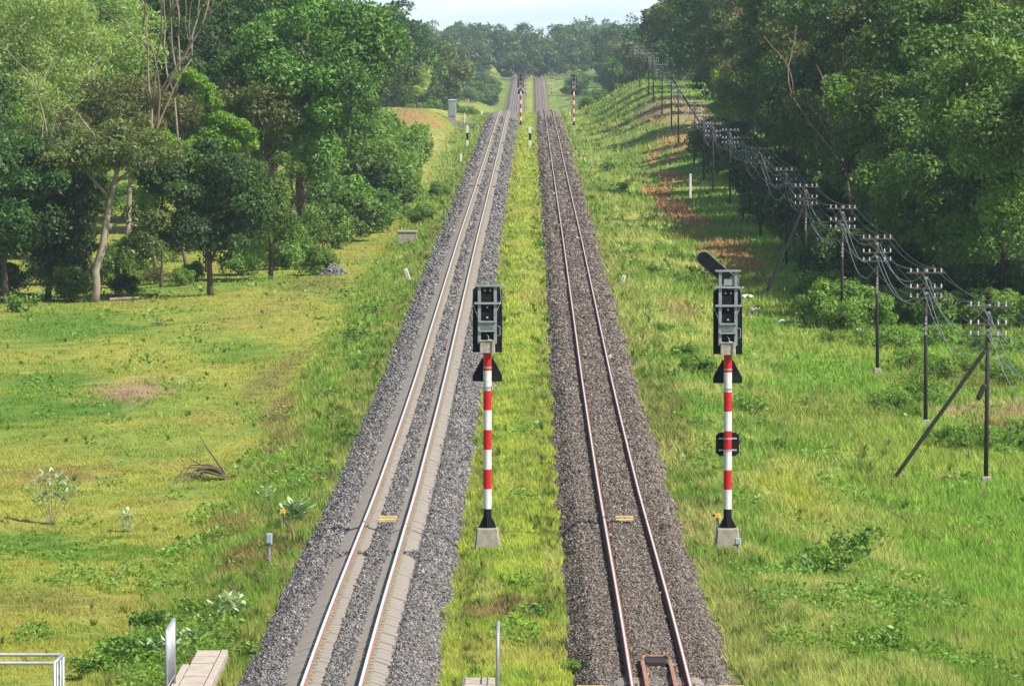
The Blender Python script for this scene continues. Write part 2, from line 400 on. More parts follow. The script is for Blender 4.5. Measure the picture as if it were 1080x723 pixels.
def sleeper_mb(m, y, zoff, w=.56, tilt=0):
    xs, zs = sleeper_pts(); n = len(xs)
    vs = []
    for (dy, dz) in ((-w/2-.015, -.2), (-w/2, 0), (w/2, 0), (w/2+.015, -.2)):
        vs += [(x, y+dy+tilt*x, (z+zoff if dz == 0 else zoff-.36)) for x, z in zip(xs, zs)]
    fs = []
    for r in range(3):
        for i in range(n-1): fs.append((r*n+i, r*n+i+1, (r+1)*n+i+1, (r+1)*n+i))
    fs.append((0, n, 2*n, 3*n)); fs.append((n-1, 4*n-1, 3*n-1, 2*n-1))
    m.add(vs, fs)

def track(cx, label, left):
    t = thing('railway_track', label, 'railway track', (cx, 84, 0), 0, None)
    for s in (-1, 1):
        o = rail_mesh(s*.53, band=.029 if left else .018).build('rail', [M['railtop'], M['rust_l'] if left else M['rust_d']], t, loc=(0, -84, 0))
    m = MB(); sleeper_mb(m, 0, 0); sm = m.mesh('sleeper', M['sleeper'] if left else M['sleeper_old'])
    n = 0; rest = MB(); y = 85.2; clips = MB(); i = 0
    while y < 790:
        skip = left and any(abs(y-g) < .75 for g in GAPS)
        if not skip:
            z0 = float(zt(y))-(0 if left else -.025 if y < 105 else .06); z0 += random.uniform(-.008, .008)
            if n < 100 and y > 99:
                o = bpy.data.objects.new('sleeper', sm); link(o, t); o.location = (random.uniform(-.02, .02), y-84, z0); o.rotation_euler.z = random.uniform(-.012, .012); n += 1
            elif y > 99: sleeper_mb(rest, y, z0, tilt=random.uniform(-.012, .012))
            if left or y < 104:
                for sx in (-1, 1):
                    for s2 in (-1, 1):
                        clips.box((sx*.53+s2*.092, y, z0-.13), (.045, .12 if not left else .16, .045))
        y += .6
    o = rest.build('sleeper', M['sleeper'] if left else M['sleeper_old'], t, loc=(0, -84, 0)); tag(o, kind='stuff')
    o = clips.build('rail_clip', M['clip'] if left else M['rust_d'], t, loc=(0, -84, 0)); tag(o, kind='stuff')
    if not left:
        g = MB()        # guard rails between the running rails, joined at the far end
        ys = np.arange(88, 107.3, 1.6)
        for s in (-1, 1):
            m2 = rail_mesh(s*.26, -.015, ys, .13); g.add(m2.v, m2.f)
        ye = float(ys[-1])
        g.tube([(-.26, ye, -.03), (-.25, ye+.5, -.04), (-.2, ye+.75, -.045), (.18, ye+.75, -.045), (.24, ye+.5, -.04), (.26, ye, -.03)], .03, 6)
        g.build('guard_rail', M['rust_p'], t, loc=(0, -84, 0))
        g = MB(); g.box((0, ye+.2, -.09), (.40, .9, .07)); g.build('guard_rail_end_plate', M['dark'], t, loc=(0, -84, 0))
        for sx in (-1, 1):
            a = MB(); a.box((sx*1.28, 103.6, -.15), (.5, .09, .04)); a.box((sx*1.28, 103.66, -.14), (.5, .02, .06)); a.build('sleeper_end_angle', M['paleyellow'], t, loc=(0, -84, 0))
    return t
track(LX, 'left railway track with pale concrete sleepers showing beside orange rusted rails', True)
track(RX, 'right railway track with dark brown rails, sleepers buried in brown ballast', False)

# ballast stones
def stones(name, cx, prof, cols, N, seed):
    r = np.random.default_rng(seed)
    u = r.random(N); p = 1.9; a, b = 97.0**-p, 720.0**-p
    Y = (a+(b-a)*u)**(-1/p)
    X = r.uniform(prof[0][0]+.05, prof[-1][0]-.02, N)+r.normal(0, .05, N)
    if cx < 0:                    # keep the pale sleeper strips clear of most stones
        onstrip = (np.abs(X) > .24) & (np.abs(X) < .99)
        gap = np.zeros(N, bool)
        for g in GAPS: gap |= np.abs(Y-g) < .9
        keep = ~onstrip | gap | (r.random(N) < .03)
        keep &= ~((np.abs(np.abs(X)-.53) < .06))
    else:
        keep = ~(np.abs(np.abs(X)-.53) < .085)
        keep &= ~((Y < 105.3) & (np.abs(X) < 1.05) & (r.random(N) < .9))
    X = X[keep]; Y = Y[keep]; n = len(X)
    s = r.lognormal(math.log(.0195), .32, n)*np.clip(Y/115, .9, 6)**.9
    Z = zt(Y)+np.interp(X, [q[0] for q in prof], [q[1] for q in prof])+s*.45
    for g in (GAPS if cx < 0 else []): Z = Z+.09*np.exp(-((Y-g)/.8)**2)*(np.abs(X) < 1.15)
    octa = np.array([(1, 0, 0), (0, 1, 0), (-1, 0, 0), (0, -1, 0), (0, 0, .8), (0, 0, -.8)], float)
    V = octa[None]*(1+r.normal(0, .28, (n, 6, 1)))
    A = r.normal(size=(n, 3, 3)); Q, _ = np.linalg.qr(A)
    V = np.einsum('nij,nkj->nki', Q, V)*s[:, None, None]*r.uniform(.7, 1.3, (n, 1, 3))
    V += np.stack([X+cx+edge_shift(X, Y, prof[0][0], prof[-1][0], 3.3 if cx < 0 else 8.1), Y, Z], -1)[:, None]
    tri = np.array([(0, 1, 4), (1, 2, 4), (2, 3, 4), (3, 0, 4), (1, 0, 5), (2, 1, 5), (3, 2, 5), (0, 3, 5)])
    Fc = (tri[None]+(np.arange(n)*6)[:, None, None]).reshape(-1, 3)
    t = r.random(n)**1.5
    c0, c1 = np.array(cols[0]), np.array(cols[1])
    c = c0*(1-t[:, None])+c1*t[:, None]; c *= (1+r.normal(0, .05, (n, 3)))
    o = obj_np(name, V.reshape(-1, 3), Fc, M['stone'], col=np.repeat(c, 6, 0))
    tag(o, 'loose grey crushed stones along the left track' if cx < 0 else 'loose brownish crushed stones along the right track', 'ballast stones', kind='stuff')
stones('ballast_stones', LX, PROF_L, ((.042, .042, .047), (.30, .288, .275)), 190000, 1)
stones('ballast_stones', RX, PROF_R, ((.04, .035, .032), (.27, .232, .20)), 160000, 2)

# transverse yellow bars between the rails beside each signal
def bars(x, y, label):
    m = MB(); z = float(zt(y))
    t = thing('track_bar_pair', label, 'track bars', (x, y, z-.12))
    for d in (0, .9):
        m = MB(); m.box((0, d, .02), (.46, .1, .08), bev=.01); m.build('bar', M['paleyellow'], t)
bars(LX, 143.2, 'pair of pale yellow bars between the rails of the left track near the front signal')
bars(RX, 143.2, 'pair of pale yellow bars between the rails of the right track near the front signal')
bars(LX, 662, 'pair of pale bars between the left rails by the far signals')
bars(RX, 662, 'pair of pale bars between the right rails by the far signals')

# level crossing far off
xs = np.linspace(-60, 60, 41); V = []
for y in (1652, 1662):
    for x in xs: V.append((x, y, max(float(zt(y))-.05, gz(x, y))+.35))
Fc = [(i, i+1, i+42, i+41) for i in range(40)]
o = obj_np('road', np.array(V), np.array(Fc), M['asphalt']); tag(o, kind='structure')

# ------------------------------------------------------------------ signals
def chamfer(x0, x1, z0, z1, c):
    return [(x0, z0), (x1, z0), (x1, z1-c), (x1-c, z1), (x0+c, z1), (x0, z1-c)]
def signal(label, x, y, arm=False):
    z = gz(x, y); t = thing('railway_signal', label, 'railway signal', (x, y, z)); t.scale = (1.03, 1.03, 1.03)
    b = MB(); b.box((0, 0, .17), (.66, .66, .66), top=(.78, .78), bev=.04); b.build('base_block', M['concrete'], t)
    m = MB(); z0 = .5; z1 = 4.72; r = .098
    m.mi = 2; m.tube([(0, 0, z0), (0, 0, z0+.45)], r, 16)
    n = 8; h = (z1-z0-.45)/n
    for i in range(n):
        m.mi = 0 if i % 2 == 0 else 1; a = z0+.45+i*h; m.tube([(0, 0, a), (0, 0, a+h)], r-.0005*(i % 2), 16)
    m.build('pole', [M['white'], M['red'], M['black']], t, smooth=False)
    m = MB(); m.tube([(0, 0, .5), (0, 0, .535)], .21, 16)
    for k in range(4):
        a = k*math.pi/2; c, s_ = math.cos(a), math.sin(a)
        m.add([(c*.09-s_*.012, s_*.09+c*.012, .535), (c*.2-s_*.012, s_*.2+c*.012, .535), (c*.09-s_*.012, s_*.09+c*.012, .76), (c*.09+s_*.012, s_*.09-c*.012, .535), (c*.2+s_*.012, s_*.2-c*.012, .535), (c*.09+s_*.012, s_*.09-c*.012, .76)], [(0, 1, 2), (5, 4, 3), (0, 3, 4, 1), (1, 4, 5, 2), (2, 5, 3, 0)])
    for k in range(4):
        a = k*math.pi/2+.785; m.tube([(math.cos(a)*.17, math.sin(a)*.17, .53), (math.cos(a)*.17, math.sin(a)*.17, .6)], .02, 6)
    m.build('foot_flange', M['black'], t)
    # lamp housing, seen from behind
    m = MB(); m.prism(chamfer(-.35, .35, 4.68, 6.3, .13), .10, .13); m.build('backboard', M['black'], t)
    m = MB(); m.box((0, .02, 5.62), (.34, .15, 1.22)); m.box((0, .02, 5.62), (.30, .17, 1.16))
    m.build('lamp_case', M['black'], t)
    m = MB()
    for zz in (6.08, 5.73, 5.38):
        m.tube([(0, .13, zz), (0, .34, zz-.02)], [.12, .125], 14, cap=False); m.tube([(0, .12, zz), (0, .15, zz)], .1, 14)
    m.build('lamp_hood', M['black'], t)
    top = 6.30 if not arm else 6.72
    m = MB()
    for sx in (-1, 1):
        m.box((sx*.19, -.10, (4.9+top)/2-.0), (.075, .012, top-4.9)); m.box((sx*.19+sx*.032, -.075, (4.9+top)/2), (.011, .05, top-4.9))
        m.box((sx*.19, .0, 5.0), (.05, .2, .05)); m.box((sx*.19, .0, 6.1), (.05, .2, .05))
    for zz, hh in ((top-.02, .05), (5.86, .05), (5.42, .04), (5.2, .04)) + (((6.3, .045),) if arm else ()):
        w = .62 if zz > 5.5 else .40
        m.box((0, -.115, zz), (w, .02, hh)); m.box((0, -.135, zz-hh/2+.006), (w, .03, .01))
    m.build('mounting_frame', M['galv'], t)
    m = MB(); m.box((0, -.085, 5.31), (.3, .05, .17))
    for k in range(5): m.box((0, -.114, 5.25+k*.03), (.29, .012, .008))
    m.build('louvre_panel', M['galv'], t)
    m = MB(); m.box((0, -.07, 4.83), (.36, .2, .3), bev=.015); m.box((.14, -.19, 4.83), (.05, .03, .29)); m.box((0, -.175, 4.97), (.38, .03, .02))
    m.build('terminal_box', M['panel'], t)
    m = MB()
    for (xx, zz, yy_) in ((-.06, 6.16, -.065), (.07, 6.16, -.065), (0, 5.76, -.065), (0, 5.52, -.065), (.36, 6.3, -.03), (.31, 5.86, -.1)):
        m = MB(); m.box((xx, yy_, zz), (.04, .03, .035)); m.build('bolt', M['insul'], t)
    m = MB(); m.tube([(-.02, -.07, 5.12), (.03, -.12, 5.06), (.02, -.12, 5.0), (.1, -.1, 4.98)], .012, 6); m.build('cable', M['galv_light'], t); m = MB(); m.tube([(.3, -.09, 6.3), (.33, -.09, 5.95), (.2, -.12, 5.6)], .008, 5); m.build('cable', M['galv_light'], t); m = MB()
    m.tube([(-.33, -.05, 5.8), (-.22, -.1, 5.5)], .007, 5); m.build('cable', M['galv_light'], t); m = MB(); m.tube([(.24, -.1, 5.32), (.3, -.12, 5.3), (.3, -.12, 5.1), (.24, -.1, 5.08)], .009, 6)
    m.build('cable', M['galv_light'], t)
    m = MB(); m.prism([(-.35, 3.98), (.35, 3.98), (.35, 4.12), (.13, 4.54), (-.13, 4.54), (-.35, 4.12)], .13, .155); m.box((0, .11, 4.25), (.3, .06, .06)); m.build('lower_backboard', M['black'], t)
    m = MB(); m.tube([(0, 0, 4.3), (0, 0, 4.34)], .106, 14); m.build('clamp_band', M['galv'], t); m = MB(); m.tube([(0, 0, 3.82), (0, 0, 3.87)], .108, 14)
    if not arm:
        m.tube([(.155+.06*math.cos(a), -.05, 3.86+.06*math.sin(a)) for a in np.linspace(0, 6.28, 13)], .012, 6)
    m.build('clamp_band', M['galv'], t)
    m = MB(); m.box((0, 0, 4.70), (.3, .3, .03)); m.build('head_bracket', M['galv'], t)
    if arm:
        q = MB(); L, w = 1.22, .155
        out = [(L/2*1-w+w*math.cos(a), w*math.sin(a)) for a in np.linspace(-math.pi/2, math.pi/2, 9)]+[(-L/2+w-w*math.cos(a), -w*math.sin(a)) for a in np.linspace(-math.pi/2, math.pi/2, 9)]
        an = rad(180-41); ca, sa = math.cos(an), math.sin(an)
        def pl(o, cx=-.24, cz=6.70): return [(cx+a*ca-b_*sa, cz+a*sa+b_*ca) for a, b_ in o]
        q.prism(pl(out), .05, .085); q.build('route_indicator', M['black'], t)
        q = MB(); q.prism(pl([(a*1.02, b_*1.1) for a, b_ in out]), .087, .1); q.build('route_indicator_rim', M['galv_light'], t)
        for k in range(5):
            q = MB(); c = (k-2)*.22; xx, zz = pl([(c, 0)])[0]; q.tube([(xx, .1, zz), (xx, .2, zz)], .055, 10); q.build('indicator_lamp', M['black'], t)
        q = MB(); q.box((.02, -.02, 6.42), (.24, .1, .16)); q.box((.1, .0, 6.5), (.1, .08, .1)); q.build('indicator_bracket', M['galv'], t)
        q = MB(); o8 = [(-.28, 2.3), (-.19, 2.22), (.19, 2.22), (.28, 2.3), (.28, 2.72), (.19, 2.79), (-.19, 2.79), (-.28, 2.72)]
        q.prism(o8, .12, .145); q.build('octagonal_board', M['black'], t)
        for zz in (2.37, 2.65):
            q = MB(); q.tube([(0, 0, zz-.02), (0, 0, zz+.02)], .107, 14)
            for sx in (-1, 1): q.box((sx*.15, .05, zz), (.14, .05, .035), bev=.01)
            q.build('board_clamp', M['galv_light'], t)
        q = MB(); q.tube([(.02, 0, 6.7), (.02, 0, 6.9)], .01, 6)
    return t
xa, ya, _ = hit(514, 579); xb, yb, _ = hit(768, 579.5)
signal('front signal on a red and white pole in the grass between the two tracks', xa, ya)
signal('front signal with a slanting black arm on top, right of the right track', xb, yb, True)
signal('distant signal on a red and white pole between the tracks at the crest', -1.2, 662)
signal('distant signal on a red and white pole right of the right track at the crest', 4.97, 662)
signal('tiny farthest signal between the tracks beyond the dip', -1.3, 1430)
signal('tiny farthest signal right of the tracks beyond the dip', 5.2, 1430)

# small equipment posts
def eqpost(px, py, hp, kind, label):
    x, y, z = hit(px, py); s = y/F; h = hp*s
    t = thing('equipment_post', label, 'equipment post', (x, y, z-.02))
    m = MB(); m.tube([(0, 0, -.1), (0, 0, h*.97)], .03, 10); m.build('post', M['galv_light'], t)
    if kind == 'box':
        m = MB(); m.box((0, -.02, h*.86), (.15, .13, h*.3), bev=.02); m.box((0, -.095, h*.86), (.11, .02, h*.22)); m.build('grey_box', M['greybox'], t)
        m = MB(); m.box((-.07, -.02, h*.69), (.08, .05, .03)); m.build('bracket', M['dark'], t); m = MB(); m.box((-.03, 0, h*.25), (.06, .05, .03)); m.build('bracket', M['dark'], t)
    else:
        m = MB(); m.box((0, -.01, h*.93), (.17, .12, .1), top=(.8, .8), bev=.02); m.build('yellow_cap', M['yellow'], t)
        m = MB(); m.box((-.09, 0, h*.93), (.05, .06, .06)); m.tube([(.02, -.03, h*.9), (.05, -.03, .1), (.06, -.03, -.05)], .012, 6); m.build('bracket', M['dark'], t)
eqpost(283, 601, 38, 'box', 'grey box on a thin white post beside the left ballast')
eqpost(297, 560, 23, 'cap', 'short white post with a yellow cap left of the left track')
eqpost(779, 591, 23, 'box', 'small grey box on a post in front of the right signal block')
eqpost(757, 566, 24, 'cap', 'short post with a yellow cap left of the right signal block')

# markers and posts
def text_mesh(s, size):
    c = bpy.data.curves.new('digits', 'FONT'); c.body = s; c.size = size; c.align_x = 'CENTER'; c.align_y = 'CENTER'; c.extrude = .002; c.space_line = .82
    o = bpy.data.objects.new('digits', c); COL.objects.link(o)
    me = bpy.data.meshes.new_from_object(o.evaluated_get(bpy.context.evaluated_depsgraph_get()))
    bpy.data.objects.remove(o); return me
def marker(px, py, hp, tilt, txt, label):
    x, y, z = hit(px, py); s = y/F; h = hp*s
    t = thing('distance_marker', label, 'distance marker', (x, y, z-.03)); t.rotation_euler = (0, tilt, 0)
    m = MB(); m.box((0, 0, h/2), (.19, .05, h), bev=.02); m.build('marker_board', M['white'], t)
    me = text_mesh(txt, .17); me.materials.clear(); me.materials.append(M['black'])
    o = bpy.data.objects.new('digits', me); link(o, t); o.location = (0, -.029, h*.55); o.rotation_euler = (math.pi/2, 0, 0)
marker(432, 297, 15, rad(-18), '2\n4\n6', 'tilted white marker with black digits at the left ballast edge')
marker(655, 303, 14, rad(14), '3\n2\n5', 'tilted white marker with black digits right of the right ballast')
def striped(px, py, hp, bands, label, w=.17):
    x, y, z = hit(px, py); h = hp*y/F
    t = thing('striped_post', label, 'post', (x, y, z-.03)) if len(bands) > 1 else None
    n = len(bands)
    if not t:
        m = MB(); m.box((0, 0, h/2), (w, w, h), bev=.03); o = m.build('white_post', M['white'], None); o.location = (x, y, z-.03); tag(o, label, 'post'); return
    for i, b in enumerate(bands):
        m = MB(); m.box((0, 0, h*(i+.5)/n), (w-.004*(i % 2), w-.004*(i % 2), h/n)); m.build('white_band' if b == 'w' else 'black_band', M['white' if b == 'w' else 'black'], t)
striped(493, 155, 23, 'wbw', 'white post with a black middle band left of the left track', .24)
striped(559, 155, 22, 'wbw', 'white post with a black middle band in the grass between the tracks', .26)
striped(490, 132, 13, 'w', 'thin white post behind the banded post near the grey cabinet', .14)
striped(486, 170, 8, 'w', 'low leaning white stone post left of the ballast below the banded post', .24)
striped(508, 122, 6, 'w', 'tiny white post at the crest left of the left track', .24)
striped(728, 209, 26, 'w', 'tall plain white post on the right bank beside the orange ruts', .17)
striped(617, 171, 5, 'w', 'tiny pale post in the right verge below the far signals', .2)
striped(601, 123, 5, 'w', 'tiny pale post just left of the distant right signal foot', .22)

# cabinet and concrete block
x, y, z = hit(477, 127); s = y/F
t = thing('equipment_cabinet', 'grey metal cabinet on a dark slab left of the tracks near the crest', 'cabinet', (x, y, z))
m = MB(); m.box((0, 0, .3), (8.5*s*.8, .9, .5)); m.build('plinth', M['concrete'], t)
m = MB(); m.box((0, 0, .5+8.5*s), (8.5*s, 1.0, 17*s), bev=.03); m.build('cabinet_body', M['greybox'], t)
m = MB(); m.box((0, 0, .56+17*s), (9.6*s, 1.2, .12), top=(.7, .7)); m.build('cabinet_roof', M['greybox'], t)
m = MB(); m.box((0, -.52, .5+8.5*s), (6.8*s, .03, 15*s)); m.box((.2, -.55, .5+8*s), (.04, .03, .25)); m.build('cabinet_door', M['galv'], t)
x, y, z = hit(429.5, 256); s = y/F
t = thing('concrete_chamber', 'square concrete cable chamber with a lid on the left verge', 'concrete chamber', (x, y, z))
m = MB(); m.box((0, 0, 5.3*s), (20*s, 1.1, 12.5*s), bev=.02); m.build('chamber_body', M['concrete'], t)
m = MB(); m.box((0, 0, 12.1*s), (21.5*s, 1.2, 1.6*s), bev=.02); m.build('lid', M['concrete'], t)

# ------------------------------------------------------------------ foreground: culvert steps, handrails
x, y, z = hit(212, 700)
zc = float(zt(104))-.9
def at(px, py, z):                     # where a sight line meets height z
    Y = F*(HC-z)/(py-HY); return (px-VX)*Y/F, Y
zc = gz(-6.4, 104)+.34
xl, yl = at(207, 687, zc); xr, yr = at(231, 687, zc)
t = thing('walkway_slab', 'pale concrete plank walkway at the lower left beside the ballast', 'walkway', ((xl+xr)/2, yr, zc))
W = xr-xl
k = 0; yy = 0
while yy > -14:
    L = .56 if k % 3 else .6
    m = MB(); m.box((0, yy-L/2, -.05), (W, L-(.16 if k == 4 or k == 8 else .06), .1+.012*(k % 2)), bev=.012); m.build('plank', M['concrete_pale'], t); yy -= L; k += 1
m = MB(); m.box((W/2+.09, -7, -.12), (.13, 14, .26), bev=.015); m.build('kerb', M['concrete_pale'], t)
m = MB(); m.box((W/2+.10, -7, -.62), (.11, 13.9, .73)); m.build('side_wall', M['concrete_pale'], t)
m = MB(); m.box((-W/2-.09, -8.2, -.12), (.13, 11.6, .22), bev=.015); m.build('kerb', M['concrete_pale'], t)

def handrail(label, px, pyt, zt_, L, bars, name='handrail'):
    x, y = at(px, pyt, zt_)           # far top corner, panel runs towards the camera
    t = thing(name, label, 'handrail', (x, y-L, zt_-1.15))
    m = MB()
    m.tube([(0, L, -.3), (0, L, 1.13), (0, L-.02, 1.15), (0, .02, 1.15), (0, 0, 1.13), (0, 0, -.3)], .032, 10); m.build('rail_frame', M['galv_light'], t, smooth=True)
    m = MB()
    for i in range(1, bars): m.tube([(0, L*i/bars, .1), (0, L*i/bars, 1.13)], .016, 8)
    m.tube([(0, 0, .1), (0, L, .1)], .02, 8); m.tube([(0, 0, .62), (0, L, .62)], .014, 8); m.build('baluster', M['galv_light'], t, smooth=True)
    return t
handrail('galvanised handrail panel with balusters beside the concrete plank walkway', 182, 654, zc+1.2, 2.2, 9)
zm = gz(-.7, 103)
x2, y2 = at(505, 716, zm+.2)
t = thing('culvert_headwall', 'pale concrete culvert top in the grass between the tracks', 'culvert', (x2, y2-.9, zm))
m = MB(); m.box((0, 0, 0), (34*y2/F, 1.8, .4), bev=.02); m.build('headwall_slab', M['concrete_pale'], t)
m = MB(); m.box((-.245*1, -.02, .21), (.03, 1.76, .03)); m.box((.18, -.02, .21), (.02, 1.76, .03)); m.build('joint_strip', M['concrete'], t)
handrail('slim handrail standing on the culvert between the tracks, seen end on', 525.5, 657, zm+1.15, 2.2, 7)
# u shaped railing at lower left
xr1, yr1 = at(64, 692, -.05); xr2, yr2 = at(55, 701, -.05)
t = thing('culvert_railing', 'galvanised pipe railing around a culvert in the bottom left corner', 'railing', (xr2, yr2, -1.5))
dx, dy = xr1-xr2, yr1-yr2
m = MB(); h = 1.45
m.tube([(-9, dy, h), (dx, dy, h)], .035, 10); m.build('rail', M['galv'], t, smooth=True)
m = MB(); m.tube([(-9, 0, h), (0, 0, h)], .035, 10); m.build('rail', M['galv'], t, smooth=True)
m = MB(); m.tube([(0, -.0, h), (dx, dy, h)], .037, 10); m.build('rail', M['galv_light'], t, smooth=True)
for f in (0, .33, .7, 1): 
    m = MB(); m.tube([(dx*f, dy*f, -.4), (dx*f, dy*f, h)], .033 if f in (0, 1) else .02, 8); m.build('railing_post', M['galv_light'], t, smooth=True)
for xx in (-3, -6, -9):
    for yy in (0, dy):
        m = MB(); m.tube([(xx, yy, -.4), (xx, yy, h)], .033, 8); m.build('railing_post', M['galv_light'], t, smooth=True)

# ------------------------------------------------------------------ utility poles and wires
PX = 13.75
PY = [145.5, 171.5, 197.8, 225.4, 252, 282.5, 309, 339.5, 366.7, 397.4, 425, 453.3, 482.5, 525.5, 561, 598, 635, 672, 715, 764]
def pole_proto():
    t = thing('utility_pole', '', 'utility pole')
    m = MB(); m.tube([(0, 0, -.3), (0, 0, 2.6), (0, 0, 5.45)], [.075, .066, .055], 10); m.build('pole', M['dark'], t, smooth=True)
    m = MB(); m.box((0, 0, .0), (.36, .36, .36), top=(.8, .8), bev=.04); m.build('concrete_footing', M['concrete'], t)
    for k, (zz, w) in enumerate(((5.3, 1.35), (4.75, .95), (4.42, .95))):
        m = MB(); m.box((0, -.08, zz), (w, .07, .06)); m.build('crossarm', M['wood'], t)
        for sx in (-1, 1):
            for d in (.30, .53):
                c = (sx*d, -.08, zz); ins = MB()
                ins.tube([(c[0], c[1], zz+.03), (c[0], c[1], zz+.07), (c[0], c[1], zz+.1), (c[0], c[1], zz+.13), (c[0], c[1], zz+.17)], [.031, .021, .033, .019, .023], 8)
                ins.build('insulator', M['insul'], t)
    for zz in (5.38, 5.12, 4.6):
        m = MB(); m.tube([(0, 0, zz-.05), (0, 0, zz+.05)], .08, 8); m.build('pole_collar', M['galv'], t)
    return t
proto = pole_proto()
num = {2: '3\n4\n0\n6', 3: '3\n4\n0\n5', 4: '3\n4\n0\n4', 5: '3\n4\n0\n3'}
desc = {0: 'near dark utility pole standing outside the right edge', 1: 'nearest utility pole with a diagonal brace and a hanging grey cylinder', 2: 'second nearest utility pole, white numerals below three white collars',
        3: 'third nearest utility pole on a white concrete footing in the right field', 4: 'utility pole rising from bright shrubs before the dark trees', 5: 'utility pole with a long brace leaning down to its left'}
poles = []
for i, y in enumerate(PY):
    o = proto if i == 0 else copy_tree(proto)
    x = PX+(.15*math.sin(i*2.3) if i > 3 else 0)
    z = gz(x, y); o.location = (x, y, z); o['group'] = 'utility poles along the right side'
    o.rotation_euler = (0, rad(.5*math.sin(i*1.7)), rad(2*math.sin(i*3.1)))
    o['label'] = desc.get(i, 'slender utility pole in the row beside the woods on the right bank')
    if i in num:
        me = text_mesh(num[i], .2); me.materials.clear(); me.materials.append(M['insul'])
        d = bpy.data.objects.new('pole_numerals', me); link(d, o); d.location = (0, -.075, 3.45); d.rotation_euler = (math.pi/2, 0, 0)
    poles.append((x, y, z))
def brace(i, px, py, ztop, label):
    x0, y0, z0 = poles[i]
    z = gz(px, y0); px_x = (px-VX)*y0/F
    bx = px_x; bz = gz(bx, y0)
    o = MB(); o.tube([(bx-x0, 0, bz-z0-.05), (-.05, 0, ztop)], .06, 8)
    o = o.build('brace', M['dark'], None); o.location = (x0, y0, z0); return o
objs = [o for o in COL.objects if o.name.startswith('utility_pole')]
for i, px, zt_ in ((1, 940, 4.1), (5, 807, 4.6), (14, 742, 5.3)):
    x0, y0, z0 = poles[i]; bx = (px-VX)*y0/F; bz = gz(bx, y0)
    m = MB(); m.tube([(bx-x0, -.1, bz-z0-.1), (0, -.1, zt_)], .062 if i == 1 else .075, 8); m.build('brace', M['dark'], objs[i])
    if i == 1: m = MB(); m.box((bx-x0, -.1, bz-z0), (.4, .4, .14), top=(.8, .8), bev=.03); m.build('brace_footing', M['concrete'], objs[i])
m = MB(); m.tube([(-.06, -.1, 2.97), (-.09, -.1, 2.92), (-.26, -.1, 2.56), (-.28, -.1, 2.5)], [.05, .085, .085, .05], 10); m.build('splice_cylinder', M['dark'], objs[1])
m = MB(); m.tube([(0, 0, 5.4), (0, 0, 5.5), (0, 0, 5.52), (0, 0, 5.62), (0, 0, 5.64), (0, 0, 5.72)], [.1, .12, .05, .12, .05, .08], 10); m.build('pole_top_cap', M['dark'], objs[1])
def wire(dx, zz, sag, r, mat, name, label, group, jit=0):
    m = MB(); pts = []
    for k in range(len(poles)-1):
        a, b = poles[k], poles[k+1]; s_ = sag*(1+jit*math.sin(k*2.1+dx*9))
        n = 12 if k < 9 else 7
        for j in range(n):
            t_ = j/n; pts.append((a[0]+dx+(b[0]-a[0])*t_, a[1]-.08+(b[1]-a[1])*t_, a[2]+zz+(b[2]-a[2])*t_-4*s_*t_*(1-t_)))
    pts.append((poles[-1][0]+dx, poles[-1][1], poles[-1][2]+zz))
    rs = [r for p in pts]
    m.tube(pts, rs, 5); o = m.build(name, mat, None, smooth=True); tag(o, label, 'wire', group)
for dx, zz in ((-.53, 5.45), (-.30, 5.45), (.30, 5.45), (.53, 5.45), (-.53, 4.55), (.53, 4.55)):
    wire(dx, zz, .32, .008, M['wire'], 'overhead_wire', 'thin taut wire on the insulators of the utility poles', 'thin wires along the utility poles', .3)
for dx, zz, sg in ((-.09, 5.25, .85), (.09, 5.1, 1.15), (-.1, 4.72, 1.05), (.08, 4.6, 1.3)):
    wire(dx, zz, sg, .012, M['cable'], 'overhead_cable', 'thick pale cable sagging deeply from pole to pole', 'sagging cables along the utility poles', .25)

# ------------------------------------------------------------------ vegetation generators
def leaves(lobes, n, size, r, aspect=.5, up=.55, flat=.8, tone_lo=.1):
    """diamond leaves on the shells of the lobes; lobes: (x,y,z,r)"""
    L = np.array(lobes); w = L[:, 3]**2; idx = r.choice(len(L), n, p=w/w.sum())
    d = r.normal(size=(n, 3)); d /= np.linalg.norm(d, axis=1)[:, None]
    low = (d[:, 2] < -.2) & (r.random(n) < .6); d[low, 2] *= -1
    rr = L[idx, 3]*(.45+.6*r.random(n)**.5)
    lump = 1+.25*(vnoise(d[:, 0]*3+idx*1.7+40, d[:, 1]*3+d[:, 2]*2+40)-.5)*2
    P = L[idx, :3]+d*(rr*lump)[:, None]*np.array([1, 1, flat])
    nrm = d*.8+r.normal(size=(n, 3))*.6+np.array([0, 0, up]); nrm /= np.linalg.norm(nrm, axis=1)[:, None]
    a = r.normal(size=(n, 3)); a -= (a*nrm).sum(1)[:, None]*nrm; a[:, 2] -= .3; a /= np.linalg.norm(a, axis=1)[:, None]
    b = np.cross(nrm, a)
    s = size*r.lognormal(0, .3, n)
    V = np.stack([P-a*s[:, None]*.5, P+b*(s*aspect*.5)[:, None], P+a*s[:, None]*.5-nrm*(s*.12)[:, None], P-b*(s*aspect*.5)[:, None]], 1)
    lt = r.random(len(L)); tone = np.clip(tone_lo+.45*lt[idx]+.35*r.random(n)+r.normal(0, .1, n), 0, 1)
    Fc = np.arange(n*4).reshape(n, 4)
    return V.reshape(-1, 3), Fc, np.repeat(tone, 4)
def crown_mesh(name, lobes, n, size, mat, seed, **k):
    V, Fc, t = leaves(lobes, n, size, np.random.default_rng(seed), **k)
    return mesh_np(name, V, Fc, mat, col=np.stack([t, t, t], -1))
